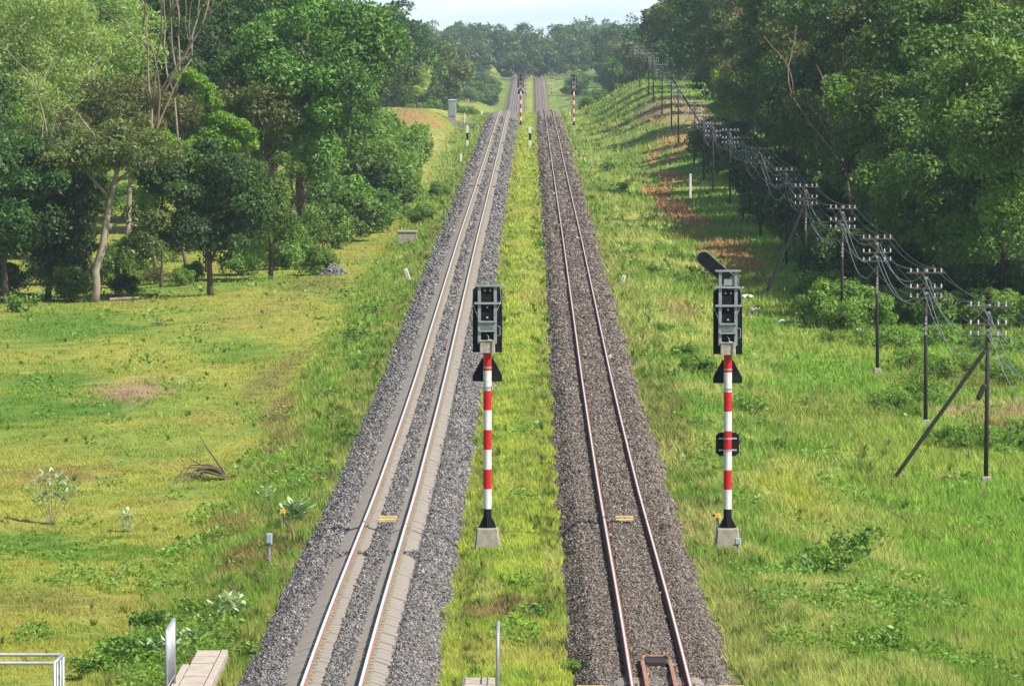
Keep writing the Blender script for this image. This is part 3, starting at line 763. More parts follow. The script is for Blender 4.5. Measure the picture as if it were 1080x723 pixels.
def lobes_for(seed, H, R, base, nl, lr, shape='round', lean=(0, 0)):
    r = np.random.default_rng(seed); out = []
    cz = (H+base)/2; hz = (H-base)/2
    for i in range(nl):
        d = r.normal(size=3); d /= np.linalg.norm(d)
        q = .55+.45*r.random() if r.random() < .8 else .3*r.random()
        x, y, z = d*q
        wz = 1.0
        if shape == 'umbrella': wz = 1.0 if z > 0 else .6; z = abs(z)*.9-.1
        if shape == 'cone': wz = 1-.55*max(z, 0)
        if shape == 'irregular': wz = .7+.6*r.random()
        out.append((x*R*wz+lean[0]*(z+1)/2, y*R*wz+lean[1]*(z+1)/2, cz+z*hz, lr*r.uniform(.6, 1.35)))
    return out
def trunk_mb(seed, H, base, R, rad_, lobes, nlimb=10, wob=.3, lean=(0, 0), top=.8):
    r = np.random.default_rng(seed); m = MB(); n = 7; pts = []
    for i in range(n):
        t = i/(n-1); pts.append(Vector((lean[0]*t*t*.8+wob*math.sin(3*t+seed)*t, lean[1]*t*t*.8+wob*math.cos(2.4*t+seed)*t, -.4+(H*top+.4)*t)))
    m.tube(pts, [rad_*(1.25 if i == 0 else 1)*(1-.75*i/(n-1)) for i in range(n)], 8)
    for k in range(min(nlimb, len(lobes))):
        lx, ly, lz, lr = lobes[int(r.integers(len(lobes)))]
        t = min(.92, max(.28, (lz*.62)/(H*top))); i = int(t*(n-1)); f = t*(n-1)-i
        p0 = pts[i].lerp(pts[min(i+1, n-1)], f); p3 = Vector((lx, ly, lz))
        mid = p0.lerp(p3, .5)+Vector((r.normal()*.2, r.normal()*.2, .25)); q = rad_*(1-.7*t)*.55
        m.tube([p0, mid, p3], [q, q*.6, q*.2], 6)
    return m
PROTOS = {}; RAD = {}
def tree_proto(key, H, R, base, nl, lr, n, size, mat, bark='bark', shape='round', seed=1, trad=.22, lean=(0, 0), **k):
    lb = lobes_for(seed, H, R, base, nl, lr, shape, lean); RAD[key] = R+lr*.6
    PROTOS[key] = (trunk_mb(seed, H, base, R, trad, lb, lean=lean).mesh('trunk', M[bark], True), crown_mesh('crown', lb, n, size, M[mat], seed, **k), H)
tree_proto('dense', 14, 4.6, 3.2, 50, 1.2, 52000, .21, 'leaf_mid', seed=1)
tree_proto('dense2', 15, 4.8, 4.0, 46, 1.3, 52000, .22, 'leaf_dark', shape='irregular', seed=2, trad=.28)
tree_proto('dark', 9, 3.8, 2.4, 42, 1.05, 42000, .2, 'leaf_dark', seed=3, trad=.2)
tree_proto('blue', 14, 4.4, 3.0, 44, 1.25, 46000, .22, 'leaf_blue', shape='irregular', seed=4, trad=.3)
tree_proto('olive', 12, 4.6, 4.5, 55, 1.0, 26000, .20, 'leaf_olive', bark='bark_pale', shape='umbrella', seed=5, aspect=.4)
tree_proto('pale', 16, 4.6, 4.5, 60, 1.2, 40000, .22, 'leaf_pale', bark='bark_pale', shape='irregular', seed=6, trad=.16, aspect=.28)
tree_proto('brown', 13, 3.6, 5, 34, .95, 15000, .26, 'leaf_brown', bark='deadwood', shape='cone', seed=7)
tree_proto('lime', 8, 3.2, 1.2, 40, 1.0, 26000, .22, 'leaf_lime', seed=8, trad=.14)
tree_proto('mid2', 11, 4.4, 1.4, 50, 1.1, 46000, .19, 'leaf_mid', shape='round', seed=9)
tree_proto('olive2', 13, 4.4, 2.4, 50, 1.3, 34000, .23, 'leaf_olive', shape='irregular', seed=10)
# lighter versions for trees far away
tree_proto('far_mid', 14, 4.6, 1.5, 40, 1.6, 9000, .5, 'leaf_mid', seed=21)
tree_proto('far_dark', 14, 4.8, 1.5, 40, 1.6, 9000, .5, 'leaf_dark', shape='irregular', seed=22)
tree_proto('far_blue', 15, 4.8, 1.2, 40, 1.6, 9000, .5, 'leaf_blue', seed=23)
tree_proto('far_olive', 13, 4.4, 2.5, 40, 1.4, 8000, .45, 'leaf_olive', shape='irregular', seed=24)
tree_proto('far_pale', 12, 3.6, 1.5, 34, 1.3, 7000, .45, 'leaf_pale', shape='irregular', seed=25)
SH = {}
def shrub_proto(key, H, R, nl, lr, n, size, mat, seed, **k):
    lb = lobes_for(seed, H, R, lr*.3, nl, lr, 'round')
    m = MB(); r = np.random.default_rng(seed)
    for i in range(7):
        l = lb[int(r.integers(len(lb)))]; m.tube([(l[0]*.15, l[1]*.15, -.15), (l[0]*.6, l[1]*.6, l[2]*.5), l[:3]], [.03, .02, .008], 5)
    SH[key] = (m.mesh('stem', M['bark'], True), crown_mesh('foliage', lb, n, size, M[mat], seed, **k), H)
shrub_proto('green', 1.6, 1.3, 26, .42, 7000, .13, 'leaf_weed', 31)
shrub_proto('mid', 2.2, 1.6, 30, .5, 8000, .16, 'leaf_mid', 32)
shrub_proto('dark', 2.6, 2.0, 34, .6, 10000, .17, 'leaf_dark', 33)
shrub_proto('lime', 1.2, 1.3, 24, .35, 6000, .13, 'leaf_lime', 34)
shrub_proto('olive', 1.3, 1.4, 24, .4, 5500, .12, 'leaf_olive', 35, aspect=.3)
shrub_proto('loose', .75, .6, 16, .22, 620, .12, 'leaf_weed', 37)
shrub_proto('loose_mid', .8, .6, 16, .24, 620, .12, 'leaf_mid', 38)
shrub_proto('weedy', 1.2, 1.5, 24, .3, 2800, .13, 'leaf_weed', 39, aspect=.35)
shrub_proto('spiky', 1.0, .9, 14, .3, 3500, .22, 'leaf_weed', 36, aspect=.16)

def put_tree(key, x, y, sc, rz, label, group, sx=1.0, lean=0):
    tr, cr, H = PROTOS[key]
    if 0 < x < 40 and y > 230: x = max(x, 15.6+RAD[key]*sc*.92)
    if x < 0 and y > 380: x = min(x, -10.2-RAD[key]*sc*.9)
    if x < 0 and y > 430 and not key == 'far_pale' and 'forward' not in label: x = min(x, -14.5-RAD[key]*sc*.9)
    o = thing('tree', label, 'tree', (x, y, gz(x, y)-.05), rz, group); o.scale = (sc*sx, sc*sx, sc); o.rotation_euler = (lean, 0, rz)
    link(bpy.data.objects.new('trunk', tr), o); link(bpy.data.objects.new('crown', cr), o); return o
def put_shrub(key, x, y, sc, rz, label, group=None, sz=1.0):
    st, fo, H = SH[key]
    if group == 'shrubs along the foot of the woods' and x > 9.5 and y > 262: x = max(x, 14.2+1.5*sc)
    o = thing('shrub', label, 'shrub', (x, y, gz(x, y)-.05), rz, group); o.scale = (sc, sc, sc*sz)
    link(bpy.data.objects.new('stem', st), o); link(bpy.data.objects.new('foliage', fo), o); return o
def P(px, Y): return (px-VX)*Y/F

# ---- left woods. (pixel column, distance, proto, scale, label or None)
GL = 'trees of the left woods'; LL = 'broad leafy tree in the dense woods left of the line'
left_trees = [
 (5, 283, 'dark', 1.0, 'dark round tree at the left edge of the photo, trunk showing'),
 (50, 288, 'dark', .8, 'dark bushy tree in front, right of the tree at the left edge'),
 (222, 287, 'dark', .86, 'dark low tree with a short forked trunk standing alone in the grass'),
 (285, 300, 'mid2', .62, None), (262, 345, 'olive', .95, None), (135, 330, 'olive', .95, None),
 (318, 348, 'dense', 1.18, 'tall leafy tree with a thick dark trunk, rightmost of the near left trees'),
 (335, 395, 'dense', 1.12, None), (275, 375, 'dense2', 1.15, None), (235, 390, 'dense2', 1.2, None),
 (190, 370, 'blue', 1.0, None), (95, 345, 'mid2', .7, None), (15, 345, 'mid2', .7, None), (150, 395, 'dense2', 1.15, None),
 (200, 440, 'dense', 1.25, None), (110, 410, 'dense', 1.1, None), (320, 440, 'blue', 1.15, None), (280, 470, 'dense2', 1.3, None),
 (25, 352, 'pale', 1.15, 'tall pale yellow green feathery tree at the upper left corner'), (88, 362, 'pale', 1.12, 'pale feathery tree, second from the upper left corner'), (-25, 400, 'pale', 1.2, None),
 (55, 440, 'pale', 1.25, None), (-35, 320, 'dense2', .7, None), (-70, 330, 'dense', 1.1, None), (350, 470, 'dense', 1.15, None), (350, 520, 'blue', 1.2, None), (235, 500, 'dense', 1.4, None), (160, 500, 'dense2', 1.4, None), (100, 520, 'dense', 1.4, None), (30, 520, 'blue', 1.4, None)]
for i, (px, Y, k, sc, lb) in enumerate(left_trees):
    put_tree(k, P(px, Y), Y, sc, i*2.399, lb or LL, GL if not lb else None)
# a second belt, thinner meshes
r = np.random.default_rng(77)
for i in range(34):
    Y = 540+i*20+r.uniform(-8, 8); px = 560-r.uniform(14.5, 34)*F/Y if i % 2 else 560-(14+.004*Y+r.uniform(0, 4))*F/Y
    k = ['far_mid', 'far_dark', 'far_blue', 'far_olive', 'far_dark'][i % 5]
    put_tree(k, P(px, Y), Y, r.uniform(.8, 1.1), i*1.7, 'hazy leafy tree in the woods left of the line beyond the crest', 'distant trees left of the line')
put_tree('far_pale', P(440, 790), 790, .62, 1, 'small pale green sapling tree in front of the dark woods near the cabinet', None)
put_tree('far_olive', P(478, 960), 960, 1.1, 2, 'brownish round topped tree standing forward of the distant left woods', None)
put_tree('far_dark', P(425, 900), 900, 1.2, 4, 'very dark tall tree left of the brownish distant tree', None)

# ---- right woods
GR = 'trees of the right woods'; LR = 'dense leafy tree in the tall wall of woods right of the line'
right_trees = [
 (1060, 262, 'mid2', 1.05, 'bright leafy low tree in front at the right edge behind the nearest pole'), (1000, 268, 'mid2', .9, None), (950, 276, 'dense', .85, None), (1100, 255, 'dense', 1.05, None), (895, 285, 'mid2', .92, None),
 (1035, 285, 'dense', 1.15, None), (975, 292, 'mid2', 1.2, None), (915, 305, 'dark', 1.15, None), (868, 325, 'mid2', 1.0, None), (860, 350, 'blue', 1.05, None),
 (1075, 300, 'dense2', 1.25, None), (1015, 310, 'olive2', 1.3, None), (955, 322, 'lime', 1.5, 'bright green tree halfway up the right woods above the third utility pole'), (905, 340, 'olive2', 1.2, None), (838, 372, 'dense2', 1.05, None),
 (1060, 335, 'dense2', 1.45, None), (995, 345, 'blue', 1.4, None), (930, 360, 'olive2', 1.4, None), (870, 385, 'mid2', 1.55, None), (822, 405, 'mid2', 1.1, None), (812, 430, 'blue', 1.2, None),
 (1050, 380, 'dense', 1.6, None), (980, 395, 'pale', 1.35, None), (905, 410, 'olive2', 1.45, None), (850, 430, 'dense', 1.35, None), (798, 465, 'mid2', 1.25, None), (790, 490, 'olive2', 1.0, None),
 (785, 500, 'brown', 1.05, 'thin brown leaved tree rising among the green right woods'), (768, 520, 'lime', 1.2, 'yellow green tree at the left end of the near right woods'), (830, 470, 'dense2', 1.3, None), (880, 460, 'brown', 1.15, None),
 (935, 450, 'dense', 1.6, None), (1010, 440, 'dense2', 1.75, None), (1085, 420, 'blue', 1.6, None), (775, 550, 'dense', 1.0, None), (760, 590, 'blue', 1.05, None), (800, 560, 'olive2', 1.2, None), (835, 540, 'dense', 1.3, None), (745, 640, 'dense', 1.0, None)]
for i, (px, Y, k, sc, lb) in enumerate(right_trees):
    put_tree(k, P(px, Y), Y, sc, i*2.1+.5, lb or LR, GR if not lb else None)
for i in range(56):
    Y = 600+i*16+r.uniform(-8, 8); off = 18.5+r.uniform(0, 4) if i % 2 else 23+r.uniform(0, 22)
    if Y > 900: off -= 2
    k = ['far_dark', 'far_blue', 'far_mid', 'far_dark', 'far_olive'][i % 5]
    put_tree(k, off, Y, r.uniform(.85, 1.15), i*1.3, 'hazy leafy tree in the woods right of the line beyond the poles', 'distant trees right of the line')

for i in range(70):
    Y = r.uniform(840, 1620); sd = 1 if i % 2 else -1; x = sd*r.uniform(8.5, 19)
    put_shrub(['mid', 'green', 'dark', 'green', 'olive'][i % 5], x, Y, r.uniform(.8, 1.7), i*1.9, 'hazy green shrub beside the track beyond the crest', 'shrubs beyond the crest')
# ---- special trees: bare and leaning
def bare(name, px, Y, H, seed, mat, label, cat='dead tree', lean=(0, 0), fork=5, base_r=.16, spread=1.6):
    x = P(px, Y); t = thing(name, label, cat, (x, Y, gz(x, Y)-.05)); r = np.random.default_rng(seed)
    m = MB()
    def grow(p, d, L, ra, lv):
        pts = [p]; q = p.copy(); dd = d.copy()
        for i in range(5):
            dd = (dd+Vector(r.normal(size=3))*.16+Vector((0, 0, .05))).normalized(); q = q+dd*L/5; pts.append(q.copy())
        m.tube(pts, [ra*(1-.13*i) for i in range(6)], 7 if lv < 2 else 5)
        if lv < (2 if base_r < .15 else 2):
            for k in range(fork if lv == 0 else 2):
                a = r.uniform(0, 6.28); nd = (dd+Vector((math.cos(a), math.sin(a)*.6, r.uniform(-.1, .5)))*(.38 if lv == 0 else .55)).normalized()
                st = pts[int(r.integers(3 if lv else 4, 6))]
                grow(st, nd, L*r.uniform(.55, .8)*(1 if lv else spread*.6), ra*.55, lv+1)
    grow(Vector((0, 0, -.2)), Vector((lean[0], lean[1], 1)).normalized(), H*.55, base_r, 0)
    m.build('trunk', M[mat], t, smooth=True); return t
bare('dead_tree', 166, 306, 17.5, 5, 'deadwood', 'bare forked dead tree rising above the left woods', fork=6, base_r=.13)
bare('dead_tree', 198, 312, 18.5, 9, 'deadwood', 'straight bare grey trunk right of the forked dead tree', fork=3, base_r=.12)
bare('dead_tree', 100, 300, 9.5, 14, 'bark_pale', 'pale bare branches poking from the brownish crown on the left', fork=4, base_r=.12, lean=(-.12, 0))
bare('dead_tree', 45, 330, 12.5, 23, 'bark_pale', 'slim pale bare trunk before the feathery trees at the upper left', fork=3, base_r=.13, lean=(.15, 0))
bare('dead_tree', 906, 300, 12.6, 31, 'deadwood', 'bare twigs showing at the top of the right woods', fork=3, base_r=.12)
# leaning pale trunk with a thin olive crown
x = P(99, 284); t = thing('leaning_tree', 'pale twisted trunk leaning right with a thin olive crown over the left field', 'tree', (x, 284, gz(x, 284)-.1))
m = MB(); tp = [(0, 0, -.2), (.12, 0, .9), (.05, 0, 1.7), (.42, 0, 2.8), (.62, 0, 4.2), (.8, 0, 5.2), (1.15, 0, 6.6), (1.0, 0, 8)]
m.tube(tp, [.24, .2, .21, .2, .18, .16, .12, .06], 9)
m.tube([(.5, 0, 3.4), (.9, .1, 3.9), (1.5, .2, 4.1)], [.06, .05, .02], 6); m.tube([(1.0, 0, 6), (2.2, .3, 7), (3.4, .3, 7.3)], [.1, .07, .03], 6); m.tube([(.8, 0, 5.3), (-.6, .2, 6.8), (-2, .2, 7.8)], [.1, .06, .03], 6); m.tube([(1.1, 0, 6.6), (.2, .2, 8.2), (-.8, 0, 9.5)], [.08, .05, .02], 6)
m.build('trunk', M['bark_pale'], t, smooth=True)
lb = [(a+1.0, b, c, d) for a, b, c, d in lobes_for(51, 9.2, 4.4, 5.6, 46, .8, 'umbrella')]+[(2.4, .4, 3.4, .7), (3.0, .2, 2.8, .6), (2.2, -.2, 4.4, .8), (3.2, .3, 4.2, .7), (1.6, .5, 2.4, .6)]
o = bpy.data.objects.new('crown', crown_mesh('crown', lb, 22000, .19, M['leaf_olive'], 52, aspect=.4)); link(o, t)
# lime vine clumps
x = P(168, 296); t = thing('climbing_vine_clump', 'round yellow green leafy clump hanging in front of the darker trees', 'vine clump', (x, 296, gz(x, 296)))
lb = [(u, v, 6.2+w, .75) for u, v, w in np.random.default_rng(4).normal(size=(26, 3))*np.array([.75, .6, .9])]
link(bpy.data.objects.new('foliage', crown_mesh('foliage', lb, 13000, .15, M['leaf_lime'], 53)), t)
m = MB(); m.tube([(0, .5, -.2), (.2, .4, 3), (0, .2, 6.5)], [.08, .06, .03], 6); m.build('stem', M['bark'], t)
x = P(218, 310); t = thing('climbing_vine_clump', 'bright green vine draped over a broken trunk in the left woods', 'vine clump', (x, 310, gz(x, 310)))
lb = []
for (u, w, s_) in ((-1.6, 10.6, .45), (-1, 10.8, .5), (-.4, 10.5, .45), (.1, 10.0, .5), (.4, 9.2, .5), (-.3, 9.6, .4), (.6, 8.4, .6), (1.2, 8.2, .6), (1.8, 8.0, .6), (2.3, 7.6, .5), (.2, 7.6, .6), (-.4, 7.0, .7), (.8, 7.2, .6), (1.4, 7.0, .6), (-.8, 6.4, .6), (2.5, 7.0, .4)): lb.append((u, 0, w, s_))
link(bpy.data.objects.new('foliage', crown_mesh('foliage', lb, 12000, .15, M['leaf_lime'], 54)), t)
m = MB(); m.tube([(0, .3, -.2), (.1, .3, 5), (0, .2, 10.3)], [.16, .12, .06], 7); m.tube([(.1, .3, 6), (1, .2, 7.4), (2.2, .2, 7.8)], [.1, .07, .04], 6); m.build('stem', M['bark'], t)
# thick bare trunks inside the left woods
for px, Y, h, rr_, lb in ((282, 377, 6.0, .3, 'thick dark trunk in the shade left of the tallest near tree'), (308, 349, 5.5, .12, 'thin pale trunk beside the thick trunk of the tallest near tree'), (317, 347.5, 5.6, .3, 'reddish brown thick trunk at the edge of the left woods')):
    x = P(px, Y); t = thing('leafless_tree', lb, 'tree', (x, Y, gz(x, Y)-.1)); m = MB(); m.tube([(0, 0, -.3), (.05, 0, h*.4), (-.05, 0, h*.7), (.1, 0, h)], [rr_*1.15, rr_, rr_*.9, rr_*.7], 10); m.build('trunk', M['bark'], t, smooth=True)

# ---- shrubs
GS = 'shrubs along the foot of the woods'
n_ = 0
def shr(px, py, key, sc, label=None, group=None, sz=1.0):
    global n_; n_ += 1
    x, y, z = hit(px, py); put_shrub(key, x, y, sc, n_*2.4, label or 'leafy shrub in the undergrowth at the foot of the woods', group if label else GS, sz)
for a in [(20, 330, 'loose', 1.4), (75, 318, 'mid', .8), (120, 300, 'mid', .9), (60, 300, 'dark', .8), (0, 315, 'mid', .9), (145, 285, 'mid', 1.0), (180, 275, 'olive', 1.1), (255, 290, 'green', .9), (290, 285, 'green', 1.1), (312, 280, 'green', 1.0),
          (335, 290, 'mid', .7), (340, 262, 'mid', 1.2), (365, 255, 'mid', 1.5), (385, 245, 'green', 1.4), (400, 236, 'mid', 1.1), (360, 240, 'mid', 1.6), (330, 250, 'mid', 1.6), (410, 225, 'mid', 1.2), (305, 268, 'olive', 1.2),
          (420, 212, 'green', 1.4), (400, 215, 'green', 1.9), (380, 225, 'mid', 1.8), (425, 195, 'green', 1.6), (410, 190, 'green', 2.0), (395, 200, 'green', 2.2), (430, 175, 'green', 1.8), (415, 170, 'lime', 2.3), (400, 165, 'green', 2.4), (435, 160, 'lime', 2.0), (385, 180, 'green', 2.4), (365, 215, 'mid', 2.2),
          (240, 262, 'olive', 1.2), (265, 262, 'mid', .9), (200, 262, 'olive', 1.0), (160, 300, 'olive', .7), (205, 296, 'green', .6), (190, 300, 'green', .5), (130, 312, 'mid', .5), (445, 235, 'green', .7), (462, 208, 'green', .7),
          (465, 110, 'green', 1.8), (450, 112, 'mid', 2.2), (435, 112, 'mid', 2.5), (420, 112, 'olive', 2.4), (405, 108, 'mid', 2.8), (455, 104, 'mid', 2.6), (480, 108, 'lime', 1.6), (497, 108, 'green', 2.0), (505, 105, 'mid', 2.0), (512, 110, 'green', 1.2),
          # right side
          (1075, 350, 'green', .9), (1050, 347, 'green', 1.0), (1025, 346, 'mid', .8), (1000, 345, 'green', .9), (975, 343, 'mid', .8), (950, 345, 'green', 1.0), (925, 347, 'green', .9), (905, 342, 'green', 1.1), (935, 335, 'dark', .9), (1010, 336, 'dark', 1.0), (1060, 336, 'dark', 1.0),
          (895, 350, 'green', .8), (880, 345, 'green', 1.2), (870, 335, 'green', 1.2), (860, 325, 'mid', 1.3), (845, 322, 'green', 1.1), (840, 310, 'mid', 1.4), (828, 300, 'green', 1.3), (850, 305, 'dark', 1.4), (818, 290, 'mid', 1.2), (870, 318, 'dark', 1.3), (895, 325, 'dark', 1.2),
          (806, 275, 'mid', 1.2), (815, 265, 'dark', 1.6), (800, 258, 'mid', 1.4), (790, 250, 'mid', 1.3), (783, 240, 'dark', 1.5), (775, 235, 'mid', 1.4), (765, 225, 'lime', 1.2), (760, 212, 'mid', 1.4), (752, 200, 'lime', 1.4), (745, 190, 'mid', 1.3), (738, 175, 'dark', 1.6), (725, 160, 'olive', 1.2), (745, 165, 'mid', 1.5), (760, 180, 'dark', 1.6), (775, 215, 'dark', 1.5),
          (985, 400, 'weedy', .8), (960, 390, 'weedy', .7), (1000, 395, 'weedy', .7), (1040, 400, 'weedy', .8), (1070, 405, 'weedy', .7), (945, 370, 'weedy', .9), (1020, 370, 'weedy', 1.0), (1060, 375, 'weedy', .9), (915, 365, 'weedy', .8), (990, 365, 'weedy', .8), (880, 362, 'weedy', .5),
          (1065, 480, 'weedy', .75), (1040, 475, 'weedy', .7), (1010, 478, 'weedy', .6), (1080, 465, 'weedy', .6), (1020, 470, 'weedy', .6), (990, 470, 'weedy', .5),
          (950, 430, 'weedy', .6), (970, 420, 'weedy', .7), (940, 435, 'weedy', .6), (985, 430, 'weedy', .5), (960, 440, 'weedy', .4)]:
    shr(*a)
GV = 'weedy shrubs on the verges'
for a in [(738, 396, 'spiky', .85, 'dark spiky bush behind the right signal, leaning left'), (722, 378, 'spiky', .6, 'small spiky tuft left of the spiky bush'), (905, 592, 'loose', 1.25, 'leafy green bush on the right bank, upper of two'), (872, 610, 'loose', 1.2, 'leafy green bush on the right bank, lower of two'), (846, 612, 'loose_mid', .7, 'low dark weed clump just left of the two bushes on the right bank'),
          (935, 690, 'loose', .8, 'low green weed near the lower right corner'), (790, 440, 'loose', 1.1, 'leafy weed clump right of the right signal pole'),
          (158, 700, 'loose', 1.0, 'leafy weed beside the handrail at the lower left')]:
    shr(a[0], a[1], a[2], a[3], a[4], None)
for i, (px, py, sc) in enumerate([(715, 445, .3), (740, 450, .35), (800, 455, .38), (820, 475, .35), (845, 490, .3), (775, 470, .35), (700, 350, .4), (690, 290, .5), (720, 300, .5), (670, 270, .5), (655, 200, .7), (640, 180, .7), (664, 130, .7), (650, 140, .6),
                                  (315, 553, .3), (365, 465, .3), (330, 520, .25), (310, 500, .3), (345, 420, .4), (375, 360, .5), (395, 330, .5), (180, 690, .45), (130, 700, .5), (165, 672, .5), (205, 655, .5), (100, 715, .5), (255, 700, .4), (330, 270, .5), (545, 335, .3), (575, 300, .35), (580, 340, .3), (572, 150, .35), (575, 215, .3), (578, 400, .25), (570, 260, .4), (612, 140, .4), (630, 155, .5), (435, 300, .3), (692, 447, .3), (684, 446, .25), (610, 712, .3), (760, 640, .3), (455, 655, .25), (500, 470, .25), (560, 655, .35)]):
    shr(px, py, ['loose', 'loose', 'loose', 'loose_mid'][i % 4], sc*1.9, 'knee high leafy weed clump on the grassy verge', GV, .8)

# ---- milkweed plants: few stems with pairs of broad pale leaves
def milkweed(px, py, hp, ns, spread, label, leafs=.13, pale=True):
    x, y, z = hit(px, py); h = hp*y/F; r = np.random.default_rng(int(px)+int(py))
    t = thing('milkweed_plant', label, 'plant', (x, y, z-.02)); st = MB(); V = []; Tn = []
    for s in range(ns):
        a = (s+.5)/ns*2-1; tip = Vector((a*spread*h*.5, r.normal()*.12*h, h*(1-.35*a*a)*r.uniform(.85, 1)))
        pts = [Vector((0, 0, -.05)).lerp(tip, u)+Vector((a*.06*h*math.sin(3*u), 0, .1*h*math.sin(3.14*u))) for u in np.linspace(0, 1, 6)]
        st.tube(pts, [.013*(1-.12*i) for i in range(6)], 6)
        for u in np.linspace(.42 if h > .8 else .15, 1.0, 8 if h > .8 else 6):
            p = Vector((0, 0, -.05)).lerp(tip, u)+Vector((a*.06*h*math.sin(3*u), 0, .1*h*math.sin(3.14*u))); th = r.uniform(0, 6.28)
            for q in (0, math.pi):
                d = Vector((math.cos(th+q), math.sin(th+q), r.uniform(.3, 1.1))).normalized(); side = d.cross(Vector((0, 0, 1))).normalized(); L = leafs*r.uniform(.8, 1.3)
                V += [p, p+d*L*.35+side*L*.28, p+d*L*.8+side*L*.2, p+d*L*1.05, p+d*L*.8-side*L*.2, p+d*L*.35-side*L*.28]; Tn.append(r.random() if pale else r.random()*.4)
    st.build('stem', M['bark_pale'], t, smooth=True)
    n = len(Tn); V = np.array([tuple(v) for v in V]); tt = np.repeat(np.array(Tn), 6)
    o = bpy.data.objects.new('foliage', mesh_np('foliage', V, np.arange(n*6).reshape(n, 6), M['leaf_milk'], col=np.stack([tt]*3, -1))); link(o, t)
milkweed(53, 556, 60, 7, 1.0, 'tall open plant with pale leaves standing alone in the left field', .19)
milkweed(132, 562, 24, 3, .8, 'small pale leaved plant right of the tall open plant', .18)
milkweed(240, 664, 36, 7, 1.0, 'pale leaved bushy plant beside the left ballast', .2)
milkweed(312, 556, 26, 7, 1.1, 'bright green leafy plant right of the yellow capped post', .24, False)
milkweed(280, 536, 22, 4, .9, 'small pale plant up left of the yellow capped post', .12)
milkweed(170, 703, 30, 6, 1.3, 'broad leaved plant beside the handrail at the lower left', .17, False)
milkweed(200, 692, 26, 5, 1.2, 'broad leaved plant against the concrete plank walkway', .16, False)

# ---- dead branches, logs, rock pile, litter
x, y, z = hit(222, 508); t = thing('fallen_branch', 'fallen dry branch with fanned dark twigs in the left field', 'fallen branch', (x, y, z)); t.scale = (1.35, 1.35, 1.2); m = MB(); r2 = np.random.default_rng(8)
for i in range(22):
    L = r2.uniform(.5, 1.25); a = r2.uniform(-.35, .35); y0 = r2.normal()*.25
    m.tube([(.35, y0*.3, .1), (.35-L*.4, y0, .22+.2*r2.random()), (.35-L*.8, y0*1.6+a*.3, .15+.2*r2.random()), (.35-L, y0*2+a, .02)], [.028, .02, .014, .006], 5)
m.tube([(.35, 0, .1), (.1, .1, .5), (-.12, .1, .85), (-.25, .1, 1.1)], [.03, .022, .014, .008], 5); m.tube([(.5, 0, .12), (.85, .2, .16)], [.035, .02], 5)
m.tube([(.1, 0, .2), (-.45, .2, .5), (-.6, .2, .62)], [.02, .012, .006], 5)
m.build('twigs', M['darkwood'], t)
x, y, z = hit(268, 489); o = MB(); o.tube([(-.25, 0, .03), (0, 0, .08), (.3, .2, .12)], [.03, .05, .06], 7); o = o.build('dead_log', M['deadwood'], None); o.location = (x, y, z); tag(o, 'short pale broken log right of the fallen branch', 'log')
x, y, z = hit(125, 318); o = MB(); o.tube([(-.5, 0, .08), (.3, .5, .12), (1.3, 2.2, .1)], [.09, .08, .05], 7); o = o.build('dead_log', M['deadwood'], None); o.location = (x, y, z); tag(o, 'pale log lying in the grass right of the leaning trunk', 'log')
x, y, z = hit(168, 343); t = thing('fallen_branch', 'small twisted dead branch in the grass below the left woods', 'fallen branch', (x, y, z)); m = MB()
for a in ((-.5, .1), (-.3, .25), (.1, .3), (.45, .25)): m.tube([(0, 0, .03), (a[0]*.5, .1, a[1]*.7), (a[0], 0, a[1])], [.035, .025, .01], 5)
m.build('twigs', M['darkwood'], t)
x, y, z = hit(352, 290); r2 = np.random.default_rng(2); N = 900; U = r2.random(N)**.5*.95; A = r2.uniform(0, 6.28, N); hx = U*np.cos(A); hy = U*np.sin(A); hz = (1-U)*.75
s = r2.lognormal(math.log(.05), .3, N); octa = np.array([(1, 0, 0), (0, 1, 0), (-1, 0, 0), (0, -1, 0), (0, 0, .8), (0, 0, -.8)]); V = octa[None]*(1+r2.normal(0, .25, (N, 6, 1)))*s[:, None, None]+np.stack([hx, hy, hz], -1)[:, None]
tri = np.array([(0, 1, 4), (1, 2, 4), (2, 3, 4), (3, 0, 4), (1, 0, 5), (2, 1, 5), (3, 2, 5), (0, 3, 5)]); Fc = (tri[None]+(np.arange(N)*6)[:, None, None]).reshape(-1, 3)
cc = (.06+.22*r2.random(N))[:, None]*np.array([1, .95, 1.0]); o = obj_np('stone_heap', V.reshape(-1, 3), Fc, M['stone'], col=np.repeat(cc, 6, 0)); o.location = (x, y, z-.1); tag(o, 'heap of grey ballast stones at the edge of the left field', 'stone heap', kind='stuff')
def litter(px, py, wp, seed, label):
    x, y, z = hit(px, py); w = wp*y/F; r = np.random.default_rng(seed); n = 7
    g = np.linspace(-.5, .5, n); X, Y = np.meshgrid(g, g); X = X*w+r.normal(0, w*.05, X.shape); Y = Y*w*2.2+r.normal(0, w*.1, X.shape); Z = .05+r.random(X.shape)*.22
    V = np.stack([X, Y, Z], -1).reshape(-1, 3); i = np.arange(n-1)[None]+np.arange(n-1)[:, None]*n
    o = obj_np('plastic_litter', V, np.stack([i, i+1, i+1+n, i+n], -1).reshape(-1, 4), M['litter']); o.location = (x, y, z); o.rotation_euler.z = seed
    sm = o.modifiers.new('thick', 'SOLIDIFY'); sm.thickness = .02; tag(o, label, 'litter')
litter(748, 288, 11, 1, 'crumpled white sheet litter left of the right signal head')
litter(785, 316, 9, 2, 'white litter just right of the right signal head')
litter(796, 331, 9, 3, 'pale flattened litter right of the right signal')
litter(828, 343, 9, 4, 'white scrap of litter in the grass before the undergrowth')
litter(908, 352, 4, 5, 'tiny white scrap near the third utility pole top shrubs')

